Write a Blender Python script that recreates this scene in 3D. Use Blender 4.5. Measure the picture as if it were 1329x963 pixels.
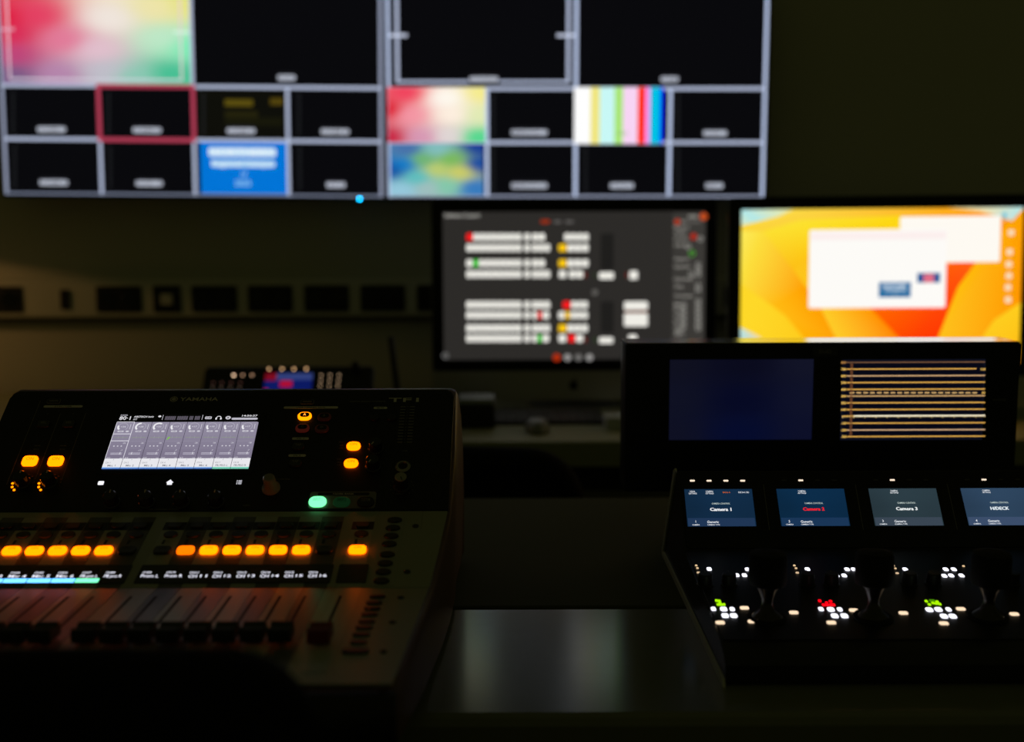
import bpy, math, random
from mathutils import Matrix, Vector
random.seed(4)
for o in list(bpy.data.objects): bpy.data.objects.remove(o)
SC = bpy.context.scene
COL = SC.collection

# ------------------------------------------------------------------ camera, world, exposure
CAMZ = 1.165                                  # lens height; the desk tops lie at 0.75
PITCH, ROLL, FPX, CX, CY = math.radians(7.06), 0.0039, 1500.0, 664.5, 481.5
_r = Vector((1, 0, 0)); FWD = Vector((0, math.cos(PITCH), -math.sin(PITCH))); _d = Vector((0, -math.sin(PITCH), -math.cos(PITCH)))
RIGHT = _r * math.cos(ROLL) + _d * math.sin(ROLL); DOWN = -_r * math.sin(ROLL) + _d * math.cos(ROLL)
cam_d = bpy.data.cameras.new('camera'); cam = bpy.data.objects.new('camera', cam_d); COL.objects.link(cam)
cam_d.sensor_width = 36; cam_d.lens = 36 * FPX / 1329; cam_d.clip_start = 0.02
cam.matrix_world = Matrix(((RIGHT.x, -DOWN.x, -FWD.x, 0), (RIGHT.y, -DOWN.y, -FWD.y, 0), (RIGHT.z, -DOWN.z, -FWD.z, CAMZ), (0, 0, 0, 1)))
cam_d.dof.use_dof = True; cam_d.dof.focus_distance = 1.27; cam_d.dof.aperture_fstop = 2.6
SC.camera = cam
world = bpy.data.worlds.new('world'); SC.world = world; world.use_nodes = True
bg = world.node_tree.nodes['Background']
bg.inputs[0].default_value = (0.0215, 0.0222, 0.0070, 1); bg.inputs[1].default_value = 1.0      # the dim room around
SC.view_settings.view_transform = 'Standard'; SC.view_settings.look = 'None'
SC.view_settings.gamma = 1; SC.view_settings.use_curve_mapping = False; SC.view_settings.exposure = 0.0

# ------------------------------------------------------------------ helpers
def lin(c):
    return tuple((x / 255 / 12.92) if x <= 10 else (((x / 255) + .055) / 1.055) ** 2.4 for x in c)
_M = {}
def mat(name, color, rough=.5, metal=0, spec=.5, emit=None, noise=None, bump=0, coat=0):
    if name in _M: return _M[name]
    m = bpy.data.materials.new(name); m.use_nodes = True; nt = m.node_tree; b = nt.nodes['Principled BSDF']
    b.inputs['Base Color'].default_value = (*color, 1); b.inputs['Roughness'].default_value = rough
    b.inputs['Metallic'].default_value = metal; b.inputs['Specular IOR Level'].default_value = spec
    if coat: b.inputs['Coat Weight'].default_value = coat
    if emit:
        b.inputs['Emission Color'].default_value = (*[x / max(emit) for x in emit], 1); b.inputs['Emission Strength'].default_value = max(emit)
    if noise:
        tc = nt.nodes.new('ShaderNodeTexCoord'); nz = nt.nodes.new('ShaderNodeTexNoise'); nz.inputs['Scale'].default_value = noise[0]; nz.inputs['Detail'].default_value = 4
        nt.links.new(tc.outputs['Object'], nz.inputs['Vector'])
        mx = nt.nodes.new('ShaderNodeMix'); mx.data_type = 'RGBA'
        mx.inputs[6].default_value = (*[x * (1 - noise[1]) for x in color], 1); mx.inputs[7].default_value = (*[min(1, x * (1 + noise[1])) for x in color], 1)
        nt.links.new(nz.outputs['Fac'], mx.inputs[0]); nt.links.new(mx.outputs[2], b.inputs['Base Color'])
        if bump:
            bp = nt.nodes.new('ShaderNodeBump'); bp.inputs['Strength'].default_value = bump; bp.inputs['Distance'].default_value = .002
            nt.links.new(nz.outputs['Fac'], bp.inputs['Height']); nt.links.new(bp.outputs[0], b.inputs['Normal'])
    _M[name] = m; return m
def glow(color):
    return mat('glow_%s' % '_'.join('%.3g' % c for c in color), (.02, .02, .02), .35, emit=color)
def screen_mat():
    if 'screen' in _M: return _M['screen']
    m = bpy.data.materials.new('lit_screen'); m.use_nodes = True; nt = m.node_tree; b = nt.nodes['Principled BSDF']
    a = nt.nodes.new('ShaderNodeAttribute'); a.attribute_name = 'Col'
    b.inputs['Base Color'].default_value = (.004, .004, .005, 1); b.inputs['Roughness'].default_value = .3; b.inputs['Specular IOR Level'].default_value = .3
    nt.links.new(a.outputs['Color'], b.inputs['Emission Color']); b.inputs['Emission Strength'].default_value = 1
    _M['screen'] = m; return m

def fr(O, ex=(1, 0, 0), ey=(0, 1, 0)):
    """frame with origin O in mm (x right, y ahead, z from lens height)"""
    ex = Vector(ex).normalized(); ey = Vector(ey); n = ex.cross(ey).normalized(); ey = n.cross(ex)
    return Matrix(((ex.x, ey.x, n.x, O[0] / 1000), (ex.y, ey.y, n.y, O[1] / 1000), (ex.z, ey.z, n.z, O[2] / 1000 + CAMZ), (0, 0, 0, 1)))
def sub(F, u, v, h=0, rot=0):
    return F @ Matrix.Translation((u / 1000, v / 1000, h / 1000)) @ Matrix.Rotation(math.radians(rot), 4, 'Z')
def ray(x, y): return RIGHT * ((x - CX) / FPX) + DOWN * ((y - CY) / FPX) + FWD
def uv(F, x, y, h=0):
    """where the sight line of a measured photo point meets the real surface F: (u, v) in mm on it"""
    d = ray(x, y); o = Vector((0, 0, CAMZ)); n = F.col[2].to_3d(); p0 = F.translation + n * h / 1000
    q = o + d * ((p0 - o).dot(n) / d.dot(n)) - F.translation
    return q.dot(F.col[0].to_3d()) * 1000, q.dot(F.col[1].to_3d()) * 1000
def onY(x, y, Y):
    d = ray(x, y); q = d * (Y / 1000 / d.y); return (q.x * 1000, Y, q.z * 1000)
def onZ(x, y, z):
    d = ray(x, y); q = d * (z / 1000 / d.z); return (q.x * 1000, q.y * 1000, z)

W = {}
def put(name, mesh, F, parent=None, label=None, category=None, group=None, kind=None):
    o = bpy.data.objects.new(name, mesh); COL.objects.link(o); W[o] = F
    if parent: o.parent = parent; o.matrix_basis = W[parent].inverted() @ F
    else: o.matrix_basis = F
    for k, v in (('label', label), ('category', category), ('group', group), ('kind', kind)):
        if v: o[k] = v
    return o
def root(name, O, label, category, group=None, rz=0):
    return put(name, None, fr(O) @ Matrix.Rotation(math.radians(rz), 4, 'Z'), None, label, category, group)

_T = {}
def text_geo(s):
    if s in _T: return _T[s]
    c = bpy.data.curves.new('t', 'FONT'); c.body = s; c.size = 1; c.resolution_u = 2; c.offset = .014
    o = bpy.data.objects.new('t', c); m = o.to_mesh()
    vs = [(v.co.x, v.co.y) for v in m.vertices]; fs = [tuple(p.vertices) for p in m.polygons]
    o.to_mesh_clear(); bpy.data.objects.remove(o); bpy.data.curves.remove(c)
    _T[s] = (vs, fs); return _T[s]
def rrect(w, h, r, n=4, cx=0, cy=0):
    r = max(min(r, w / 2 - .01, h / 2 - .01), .01); out = []
    for sx, sy, a0 in ((1, 1, 0), (-1, 1, 90), (-1, -1, 180), (1, -1, 270)):
        for i in range(n + 1):
            a = math.radians(a0 + 90 * i / n); out.append((cx + sx * (w / 2 - r) + r * math.cos(a), cy + sy * (h / 2 - r) + r * math.sin(a)))
    return out
def ell(rx, ry, n=20, cx=0, cy=0): return [(cx + rx * math.cos(2 * math.pi * i / n), cy + ry * math.sin(2 * math.pi * i / n)) for i in range(n)]
def inset(pts, b):
    n = len(pts); out = []
    for i in range(n):
        p0, p1, p2 = pts[i - 1], pts[i], pts[(i + 1) % n]
        e1 = Vector((p1[0] - p0[0], p1[1] - p0[1])); e2 = Vector((p2[0] - p1[0], p2[1] - p1[1]))
        if e1.length < 1e-6: e1 = e2
        if e2.length < 1e-6: e2 = e1
        e1.normalize(); e2.normalize(); n1 = Vector((-e1.y, e1.x)); n2 = Vector((-e2.y, e2.x)); m = (n1 + n2)
        m = m / max(.3, m.length_squared / 2) if m.length > 1e-6 else n1
        out.append((p1[0] + m.x * b, p1[1] + m.y * b))
    return out
class MB:
    def __init__(s): s.v = []; s.f = []; s.mi = []; s.mats = []; s.c = {}
    def mt(s, m):
        if m not in s.mats: s.mats.append(m)
        return s.mats.index(m)
    def face(s, pts, m, col=None):
        i0 = len(s.v); s.v += [tuple(p) for p in pts]; s.f.append(tuple(range(i0, i0 + len(pts)))); s.mi.append(s.mt(m))
        if col is not None:
            cs = col if isinstance(col, list) else [col] * len(pts)
            for k, c in enumerate(cs): s.c[i0 + k] = c
        return s
    def loft(s, secs, m, cap=True, closed=True):
        i0 = len(s.v); n = len(secs[0]); k = s.mt(m)
        for q in secs: s.v += [tuple(p) for p in q]
        for a in range(len(secs) - 1):
            for i in range(n if closed else n - 1):
                j = (i + 1) % n; s.f.append((i0 + a * n + i, i0 + a * n + j, i0 + a * n + n + j, i0 + a * n + n + i)); s.mi.append(k)
        if cap:
            s.f.append(tuple(i0 + i for i in reversed(range(n)))); s.mi.append(k)
            e = i0 + (len(secs) - 1) * n; s.f.append(tuple(e + i for i in range(n))); s.mi.append(k)
        return s
    def prism(s, out, z0, z1, m, bev=0, bot=0):
        secs = []
        if bot: secs += [[(x, y, z0) for x, y in inset(out, bot)], [(x, y, z0 + bot) for x, y in out]]
        else: secs += [[(x, y, z0) for x, y in out]]
        if bev: secs += [[(x, y, z1 - bev) for x, y in out], [(x, y, z1 - bev * .3) for x, y in inset(out, bev * .35)], [(x, y, z1) for x, y in inset(out, bev)]]
        else: secs += [[(x, y, z1) for x, y in out]]
        return s.loft(secs, m)
    def box(s, x0, x1, y0, y1, z0, z1, m, bev=0):
        return s.prism([(x0, y0), (x1, y0), (x1, y1), (x0, y1)], z0, z1, m, bev)
    def sweep(s, out, axis, a, b, m):
        """extrude a 2D outline along x or y"""
        if axis == 'x': return s.loft([[(a, y, z) for y, z in out], [(b, y, z) for y, z in out]], m)
        return s.loft([[(x, a, z) for x, z in out], [(x, b, z) for x, z in out]], m)
    def lathe(s, prof, m, cx=0, cy=0, n=24):
        return s.loft([[(cx + r * math.cos(2 * math.pi * i / n), cy + r * math.sin(2 * math.pi * i / n), z) for i in range(n)] for r, z in prof], m)
    def tube(s, path, r, m, n=10):
        secs = []; P = [Vector(p) for p in path]
        for i, p in enumerate(P):
            t = (P[min(i + 1, len(P) - 1)] - P[max(i - 1, 0)]).normalized(); a = t.orthogonal().normalized() if i == 0 else (a - t * a.dot(t)).normalized(); b = t.cross(a)
            rr = r[i] if isinstance(r, (list, tuple)) else r
            secs.append([p + a * rr * math.cos(2 * math.pi * k / n) + b * rr * math.sin(2 * math.pi * k / n) for k in range(n)])
        return s.loft(secs, m)
    def rect(s, x0, y0, x1, y1, z, col, m=None):
        return s.face([(x0, y0, z), (x1, y0, z), (x1, y1, z), (x0, y1, z)], m or screen_mat(), col)
    def flat(s, out, z, col, m=None): return s.face([(x, y, z) for x, y in out], m or screen_mat(), col)
    def text(s, t, x, y, h, z, m=None, col=None, w=None, align='C', slant=0):
        vs, fs = text_geo(t)
        if not fs: return s
        xa, xb = min(v[0] for v in vs), max(v[0] for v in vs)
        k = h / .70; kx = k if w is None else w / (xb - xa); wd = (xb - xa) * kx
        ox = {'C': x - wd / 2, 'L': x, 'R': x - wd}[align] - xa * kx; oy = y - h / 2
        i0 = len(s.v); mm = s.mt(m or screen_mat())
        for vx, vy in vs:
            if col is not None: s.c[len(s.v)] = col
            s.v.append((ox + vx * kx + slant * vy * k, oy + vy * k, z))
        for f in fs: s.f.append(tuple(i0 + i for i in f)); s.mi.append(mm)
        return s
    def mesh(s, name='part', smooth=35):
        me = bpy.data.meshes.new(name); me.from_pydata([(x * .001, y * .001, z * .001) for x, y, z in s.v], [], s.f)
        for m in s.mats: me.materials.append(m)
        me.polygons.foreach_set('material_index', s.mi)
        if s.c:
            ca = me.color_attributes.new('Col', 'FLOAT_COLOR', 'POINT'); arr = []
            for i in range(len(s.v)): arr += [*s.c.get(i, (0, 0, 0)), 1]
            ca.data.foreach_set('color', arr)
        me.validate(); me.update()
        if smooth:
            me.set_sharp_from_angle(angle=math.radians(smooth))
            me.polygons.foreach_set('use_smooth', [len(p.vertices) <= 4 and p.area < .02 for p in me.polygons])
        return me
def grid_col(mb, x0, y0, x1, y1, z, fn, nx=16, ny=12):
    for i in range(nx):
        for j in range(ny):
            ps = []; cs = []
            for a, b in ((i, j), (i + 1, j), (i + 1, j + 1), (i, j + 1)):
                s, t = a / nx, b / ny; ps.append((x0 + (x1 - x0) * s, y0 + (y1 - y0) * t, z)); cs.append(fn(s, t))
            mb.face(ps, screen_mat(), cs)
def idw(pts, pw=2.2):
    P = [(a, b, lin(c)) for a, b, c in pts]
    def fn(s, t):
        ws = 0; acc = [0, 0, 0]
        for a, b, c in P:
            w = 1 / ((s - a) ** 2 + (t - b) ** 2 + .006) ** pw; ws += w
            for k in range(3): acc[k] += c[k] * w
        return tuple(x / ws for x in acc)
    return fn

# ------------------------------------------------------------------ materials
M_WALL = mat('wall_paint', (.55, .54, .47), .8, noise=(3, .06), bump=.05)
M_FLOOR = mat('dark_carpet', (.035, .034, .032), .95, noise=(160, .3), bump=.3)
M_DESK = mat('grey_laminate', (.175, .18, .125), .18, spec=.36, noise=(60, .05))
M_UNREFLECT = mat('unreflecting_dark', (.085, .088, .042), .75, spec=.03)  # added matt dark finish that keeps the computer screen out of the desk reflection
M_LEG = mat('black_steel', (.02, .02, .02), .45, metal=.3)
M_BLACK = mat('black_plastic', (.010, .010, .011), .42, spec=.4)
M_BLACK_G = mat('black_gloss', (.006, .006, .007), .22)
M_RUB = mat('black_rubber', (.012, .012, .012), .75, spec=.25)
M_BEZ = mat('bezel_black', (.005, .005, .006), .3, spec=.3)
M_GREY = mat('console_grey', (.30, .31, .25), .4, spec=.3)
M_STRIP_L = mat('strip_light', (.34, .35, .30), .36, spec=.3)
M_STRIP_D = mat('strip_dark', (.10, .10, .09), .36, spec=.3)
M_PANEL = mat('console_black', (.008, .008, .009), .45, spec=.3)
M_SIDE = mat('side_orange_spill', (.12, .060, .045), .42, spec=.4)  # red-brown tint puts the computer screen's orange spill into the chassis colour
M_INK = mat('grey_print', (.60, .58, .56), .6, spec=.2)
M_INK_D = mat('dark_print', (.22, .21, .19), .6, spec=.2)
M_INK_W = mat('pale_print', (.5, .48, .42), .6, spec=.2)
M_SILVER = mat('aluminium', (.55, .55, .53), .35, metal=.85, noise=(200, .03))
M_STEEL = mat('steel', (.6, .58, .55), .25, metal=1)
M_WHITE = mat('white_plastic', (.75, .75, .74), .45)
M_PAPER = mat('paper', (.8, .82, .84), .8)
M_TRUNK = mat('trunking_plastic', (.62, .61, .54), .5, noise=(8, .03))
M_FAB = mat('black_fabric', (.008, .008, .008), .95, spec=.1, noise=(400, .3), bump=.3)
M_RED = mat('reflected_red_cap', (.16, .01, .01), .4)  # master fader cap: reflected red glow put into its base colour
AMB = (5.0, .58, 0.0)

# ------------------------------------------------------------------ the room
DZ = -415.0                                     # desk tops, mm below the lens
FLOORZ = -1165.0
WY = 2950.0
b = MB(); b.box(-4200, 4200, 0, 120, 0, 2700, M_WALL); put('wall_back', b.mesh(), fr((0, WY, FLOORZ)), kind='structure')
b = MB(); b.box(-4200, 4200, -2600, WY + 120, -60, 0, M_FLOOR); put('floor', b.mesh(), fr((0, 0, FLOORZ)), kind='structure')

def desk(name, x0, x1, y0, y1, th, label, rim, dull_from=0, top=None):
    top = top or M_DESK
    cx, cy = (x0 + x1) / 2, (y0 + y1) / 2
    R = root(name, (cx, cy, FLOORZ), label, 'desk')
    hh = DZ - FLOORZ
    ye = dull_from or y1
    b = MB(); out = rrect(x1 - x0, ye - y0, 12, 4, 0, (y0 + ye) / 2 - cy)
    b.prism(out, hh - th, hh, top, rim, 2); put('worktop', b.mesh(), fr((cx, cy, FLOORZ)), R)
    if dull_from:  # rear slab added to suppress the screen reflection
        b = MB(); b.prism(rrect(x1 - x0, y1 - dull_from - 1, 6, 3, 0, (dull_from + 1 + y1) / 2 - cy), hh - th, hh, M_UNREFLECT, 4, 2); put('unreflecting_rear', b.mesh(), fr((cx, cy, FLOORZ)), R, 'rear half of the desk top, made matt and dark to leave out the screen reflection')
    for sx in (-1, 1):
        for sy in (-1, 1):
            b = MB(); lx, ly = sx * ((x1 - x0) / 2 - 90), sy * ((y1 - y0) / 2 - 80)
            b.prism(rrect(50, 50, 5, 2, lx, ly), 12, hh - th, M_LEG); b.lathe([(16, 0), (18, 3), (10, 6), (10, 13)], M_RUB, lx, ly, 14)
            put('leg', b.mesh(), fr((cx, cy, FLOORZ)), R)
    for sy in (-1, 1):
        b = MB(); ly = sy * ((y1 - y0) / 2 - 80); b.box(-(x1 - x0) / 2 + 115, (x1 - x0) / 2 - 115, ly - 18, ly + 18, hh - th - 60, hh - th, M_LEG); put('rail', b.mesh(), fr((cx, cy, FLOORZ)), R)
    return R
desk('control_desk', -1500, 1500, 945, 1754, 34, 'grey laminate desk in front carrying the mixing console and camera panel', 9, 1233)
desk('wall_desk', -1900, 1900, 2226, 2935, 52, 'pale desk along the back wall under the screens', 5, 0, mat('pale_laminate', (.36, .37, .24), .45, spec=.12, noise=(60, .05)))

# ------------------------------------------------------------------ office chairs
def chair(O, label, bw, bh, ztop, rad, tilt):
    """O: floor point below seat centre; backrest is on the near side (-y)"""
    R = root('office_chair', O, label, 'chair', 'black office chairs'); F = W[R]
    h = ztop - FLOORZ
    b = MB()                                          # backrest, padded and slightly curved
    secs = []
    out = rrect(bw, bh, rad, 8)
    for d, ins in ((-34, 26), (-26, 10), (-12, 2), (0, 0), (16, 3), (26, 14), (30, 30)):
        secs.append([(x, d + 26 * ((x / (bw / 2)) ** 2) , z) for x, z in inset(out, ins)])
    b.loft([list(reversed(q)) for q in secs], M_FAB)
    Fb = F @ Matrix.Translation((0, -.25, (h - bh / 2) / 1000)) @ Matrix.Rotation(math.radians(tilt), 4, 'Y')
    put('backrest', b.mesh(), Fb, R)
    b = MB(); b.prism(rrect(480, 460, 90, 6), 420, 500, M_FAB, 26, 14); put('seat', b.mesh(), F, R)
    b = MB(); b.tube([(0, 60, 405), (0, -150, 400), (0, -255, 430), (0, -300, 520), (0, -296, h - bh / 2 - 20)], 16, M_LEG); put('back_support', b.mesh(), F, R)
    b = MB(); b.lathe([(14, 110), (14, 300), (26, 300), (26, 395), (70, 398), (70, 420)], M_LEG); put('gas_lift', b.mesh(), F, R)
    b = MB(); b.lathe([(34, 70), (40, 80), (40, 112), (30, 122)], M_BLACK)
    for i in range(5):
        a = math.radians(72 * i + 18); c, s = math.cos(a), math.sin(a)
        b.tube([(20 * c, 20 * s, 98), (160 * c, 160 * s, 88), (290 * c, 290 * s, 70)], [20, 17, 13], M_BLACK, 8)
    put('star_base', b.mesh(), F, R)
    for i in range(5):
        a = math.radians(72 * i + 18); b = MB()
        for q in (-13, 13): b.loft([[(q + e, 28 * math.cos(t * math.pi / 8), 28 + 28 * math.sin(t * math.pi / 8)) for t in range(16)] for e in (-8, 8)], M_RUB)
        b.tube([(0, 0, 28), (0, 0, 72)], 6, M_STEEL, 8)
        put('caster', b.mesh(), F @ Matrix.Translation((.29 * math.cos(a), .29 * math.sin(a), 0)) @ Matrix.Rotation(a, 4, 'Z'), R)
    return R
chair((-110, 2200, FLOORZ), 'black chair back showing above the far edge of the front desk', 465, 480, -372, 105, 1.6)
chair((-348, 862, FLOORZ), 'blurred black chair back in the near left corner, in front of the mixing console', 470, 520, -236, 60, 0)

# ------------------------------------------------------------------ cable trunking with sockets
tz0, tz1 = -220.0, -124.0
TR = root('cable_trunking', (-400, WY, tz0), 'long pale cable trunking on the wall holding a row of black sockets', 'trunking'); FT = fr((0, WY, 0), (1, 0, 0), (0, 0, 1))   # x, z-up, n=-y
b = MB(); prof = [(0, tz0), (44, tz0), (50, tz0 + 5), (50, tz1 - 6), (44, tz1), (0, tz1)]
b.loft([[(x, z, n) for n, z in prof] for x in (-2300, 1500)], M_TRUNK); put('channel', b.mesh(), FT, TR)
b = MB(); b.box(-2300, 1500, tz0 - 14, tz0 - 1, 0, 26, mat('trunk_lip', (.10, .095, .085), .6)); put('lower_lip', b.mesh(), FT, TR)
FS = sub(FT, 0, 0, 50)
def px_span(x0, x1): return uv(FS, x0, 388)[0], uv(FS, x1, 388)[0]
zc = (tz0 + tz1) / 2 - 2
def socket(x0, x1, kind):
    a, c = px_span(x0, x1); w = c - a; F = sub(FS, (a + c) / 2, zc)
    b = MB()
    if kind == 'double':
        b.prism(rrect(w, 66, 5), 0, 4, M_BLACK, 1); s = put('socket', b.mesh(), F, TR)
        for sx in (-1, 1):
            b = MB(); ring = ell(20, 20, 20); b.prism(ell(21.5, 21.5, 20), 4, 6, M_BLACK_G, .6); put('socket_well', b.mesh(), sub(F, sx * w / 4, 0), s)
            b = MB(); [b.lathe([(2.4, 6), (2.4, 6.6)], M_BEZ, q, 0, 8) for q in (-9, 9)]; put('pin_hole', b.mesh(), sub(F, sx * w / 4, 0), s)
    elif kind == 'square':
        b.prism(rrect(w, 68, 5), 0, 4, M_BLACK, 1); s = put('socket', b.mesh(), F, TR)
        b = MB(); b.prism(rrect(w * .42, 27, 3), 4, 9, M_TRUNK, 1); put('pale_insert', b.mesh(), F, s)
    else:
        b.prism(rrect(w, 50, 3), 0, 6, M_BLACK, 1); put('switch', b.mesh(), F, TR)
for x0, x1, k in ((-37, 30, 'double'), (79, 91, 'switch'), (125, 184, 'double'), (199, 235, 'square'), (249, 308, 'double'), (322, 380, 'double'), (395, 453, 'double'), (468, 526, 'double'), (541, 599, 'double'), (940, 952, 'switch')):
    socket(x0, x1, k)

# ------------------------------------------------------------------ wall monitors
MY = 2850.0
def wall_monitor(bl, br, top_ratio, label):
    A, B_ = Vector(onY(*bl, MY)), Vector(onY(*br, MY)); ex = (B_ - A); w = ex.length; h = w * top_ratio
    F = fr(A, ex, (0, 0, 1)); R = put('wall_monitor', None, sub(F, w / 2, 0), None, label, 'monitor', 'wall screens')
    b = MB(); e = 6
    b.prism([(x, y) for x, y in rrect(w + 2 * e, h + 2 * e, 4, 2, w / 2, h / 2)], -46, -3, M_BEZ, 2, 6); put('housing', b.mesh(), F, R)
    b = MB()
    for r in ((-e, w + e, -e, 0), (-e, w + e, h, h + e), (-e, 0, 0, h), (w, w + e, 0, h)): b.box(*r, -3, 1.5, M_BEZ)
    put('bezel', b.mesh(), F, R)
    b = MB(); b.box(w / 2 - 170, w / 2 + 170, h / 2 - 120, h / 2 + 120, -100, -46, M_LEG); put('wall_bracket', b.mesh(), F, R)
    return R, F, w, h
LN = lin((178, 188, 214)); PILL = lin((176, 182, 196)); BK = (.0022, .0022, .0035)
def px_rect(b, F, x0, y0, x1, y1, z, col):
    """rectangle on a screen between two measured points"""
    p, q = uv(F, x0, y1), uv(F, x1, y0); b.rect(p[0], p[1], q[0], q[1], z, col)
def cell_line(b, F, x0, y0, x1, y1, z, wd, col):
    p, q = uv(F, x0, y0), uv(F, x1, y1); hw = wd / 2
    if abs(q[0] - p[0]) > abs(q[1] - p[1]): yy = (p[1] + q[1]) / 2; b.rect(p[0], yy - hw, q[0], yy + hw, z, col)
    else: xx = (p[0] + q[0]) / 2; b.rect(xx - hw, min(p[1], q[1]), xx + hw, max(p[1], q[1]), z, col)
def pill(b, F, x, y, w, txt=None, col=PILL, h=8):
    p = uv(F, x, y); k = 1.88
    b.flat(rrect(w * k, (h + 5) * k, 5 * k, 3, *p), 1.2, (.012, .012, .016))
    b.flat(rrect((w - 4) * k, h * k * .8, 2 * k, 3, *p), 1.4, tuple(c * 1.15 for c in col))
    if txt: b.text(txt, p[0], p[1], h * k * .45, 1.6, col=(.16, .16, .18), w=(w - 9) * k)
def dots(b, F, x, y0, y1, n=8):
    for i in range(n):
        p = uv(F, x, y0 + (y1 - y0) * i / (n - 1)); b.flat(ell(4, 4, 8, *p), .6, (.022, .024, .027)); b.flat(ell(2, 2, 8, *p), .8, BK)
CLOUD = [(.02, .62, (222, 18, 60)), (.06, .48, (216, 40, 84)), (.2, .65, (228, 62, 98)), (.33, .43, (226, 120, 152)), (.57, .63, (240, 230, 222)), (.82, .74, (238, 228, 170)), (.97, .78, (230, 228, 130)), (.85, .45, (190, 232, 200)), (.98, .38, (122, 236, 182)), (.88, .12, (60, 190, 145)), (.7, .08, (138, 200, 180)), (.53, .14, (192, 190, 202)), (.3, .1, (180, 132, 172)), (.05, .1, (116, 88, 132)), (.06, .28, (190, 66, 120)), (.5, .34, (226, 192, 206)), (.1, 1, (226, 40, 66)), (.6, 1, (250, 240, 215)), (.95, 1, (245, 225, 120))]
CL = idw(CLOUD, 1.8)
# left one
R1, F1, w1, h1 = wall_monitor((7, 252), (497, 256), .5625, 'left wall screen showing a multiview grid with a large red and green gradient picture')
def base_grid(b, F, w, h):
    b.rect(0, 0, w, h, 0, BK)
def row_y(F, w, y): return y
b = MB(); base_grid(b, F1, w1, h1)
def v1(y): return uv(F1, 250, y)[1]
def u1(x): return uv(F1, x, 182)[0]
vL1, vL2 = v1(112.5), v1(182)
uc = [0, u1(130), u1(252), u1(374), w1]
grid_col(b, 8, vL1, uc[2], h1 - 8, .3, CL, 20, 20)
for sx in (24, uc[2] - 26): b.rect(sx - 2, vL1 + 14, sx + 2, h1 - 20, .8, lin((232, 205, 218)))
b.rect(24, vL1 + 13, uc[2] - 26, vL1 + 17, .8, lin((215, 212, 226)))
b.rect(0, v1(40) - 3, 40, v1(40) + 3, .9, lin((225, 160, 180))); b.rect(uc[2] - 44, v1(42) - 3, uc[2], v1(42) + 3, .9, lin((215, 245, 225)))
# dim camera picture and blue slate
b.rect(uc[2] + 8, vL2, uc[3], vL1, .3, lin((13, 13, 9)))
for x, y, ww, hh, c in ((311, 133, 34, 8, (88, 76, 16)), (360, 131, 16, 8, (80, 66, 14)), (314, 149, 40, 10, (34, 32, 12)), (330, 157, 70, 10, (22, 22, 10))): b.rect(u1(x) - ww, v1(y) - hh, u1(x) + ww, v1(y) + hh, .6, lin(c))
b.rect(uc[2] + 14, 4, uc[3] - 2, vL2 - 4, .3, lin((0, 116, 214)))
b.text('NORTHERN', u1(314), v1(197), 17, .7, col=lin((235, 245, 252)), w=160); b.text('Regional Campus', u1(315), v1(212), 13, .7, col=lin((225, 240, 250)), w=152)
b.flat(rrect(164, 22, 6, 3, u1(314), v1(197)), .5, lin((190, 222, 246))); b.flat(rrect(156, 17, 6, 3, u1(315), v1(212)), .5, lin((160, 205, 240)))
b.text('17', u1(316), v1(226), 11, .7, col=lin((170, 215, 245))); b.text('2023', u1(314), v1(237), 14, .7, col=lin((150, 205, 242)))
for y in (vL1, vL2): b.rect(0, y - 4, w1, y + 4, 1.0, LN)
b.rect(0, 0, w1, 5, 1.0, lin((120, 128, 150))); b.rect(0, h1 - 6, w1, h1, 1.0, LN)
for k, x in enumerate(uc):
    xx = min(max(x, 3.5), w1 - 3.5); top = h1 if k in (0, 2, 4) else vL1
    b.rect(xx - 4, 0, xx + 4, top, 1.0, lin((150, 158, 182)) if k in (0, 4) else LN)
RD = lin((176, 62, 86))
for r in ((uc[1] - 5, vL2 - 5, uc[2] + 5, vL2 + 5), (uc[1] - 5, vL1 - 5, uc[2] + 5, vL1 + 5), (uc[1] - 5, vL2, uc[1] + 5, vL1), (uc[2] - 5, vL2, uc[2] + 5, vL1)): b.rect(*r, 1.2, RD)
for x, y, ww, t in ((67, 168, 40, 'CAM 1'), (191, 169, 40, 'CAM 2'), (313, 170, 40, 'CAM 3'), (435, 171, 40, 'CAM 4'), (70, 237, 40, 'CAM 5'), (194, 238, 38, 'VT 1'), (436, 240, 28, 'VT 2'), (372, 101, 26, 'PVW')): pill(b, F1, x, y, ww, t)
for x in (17, 141, 264, 388): dots(b, F1, x, 122, 172)
for x in (19, 143, 389): dots(b, F1, x, 192, 242)
put('screen', b.mesh(smooth=0), F1, R1)
b = MB(); b.lathe([(3.0, 0), (3.0, 1.2), (2, 2.2)], glow((0, 7, 15)), n=12); p = uv(F1, 467, 261); put('power_light', b.mesh(), sub(F1, p[0], -4.2, 1.5), R1, 'blue power light')
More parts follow.
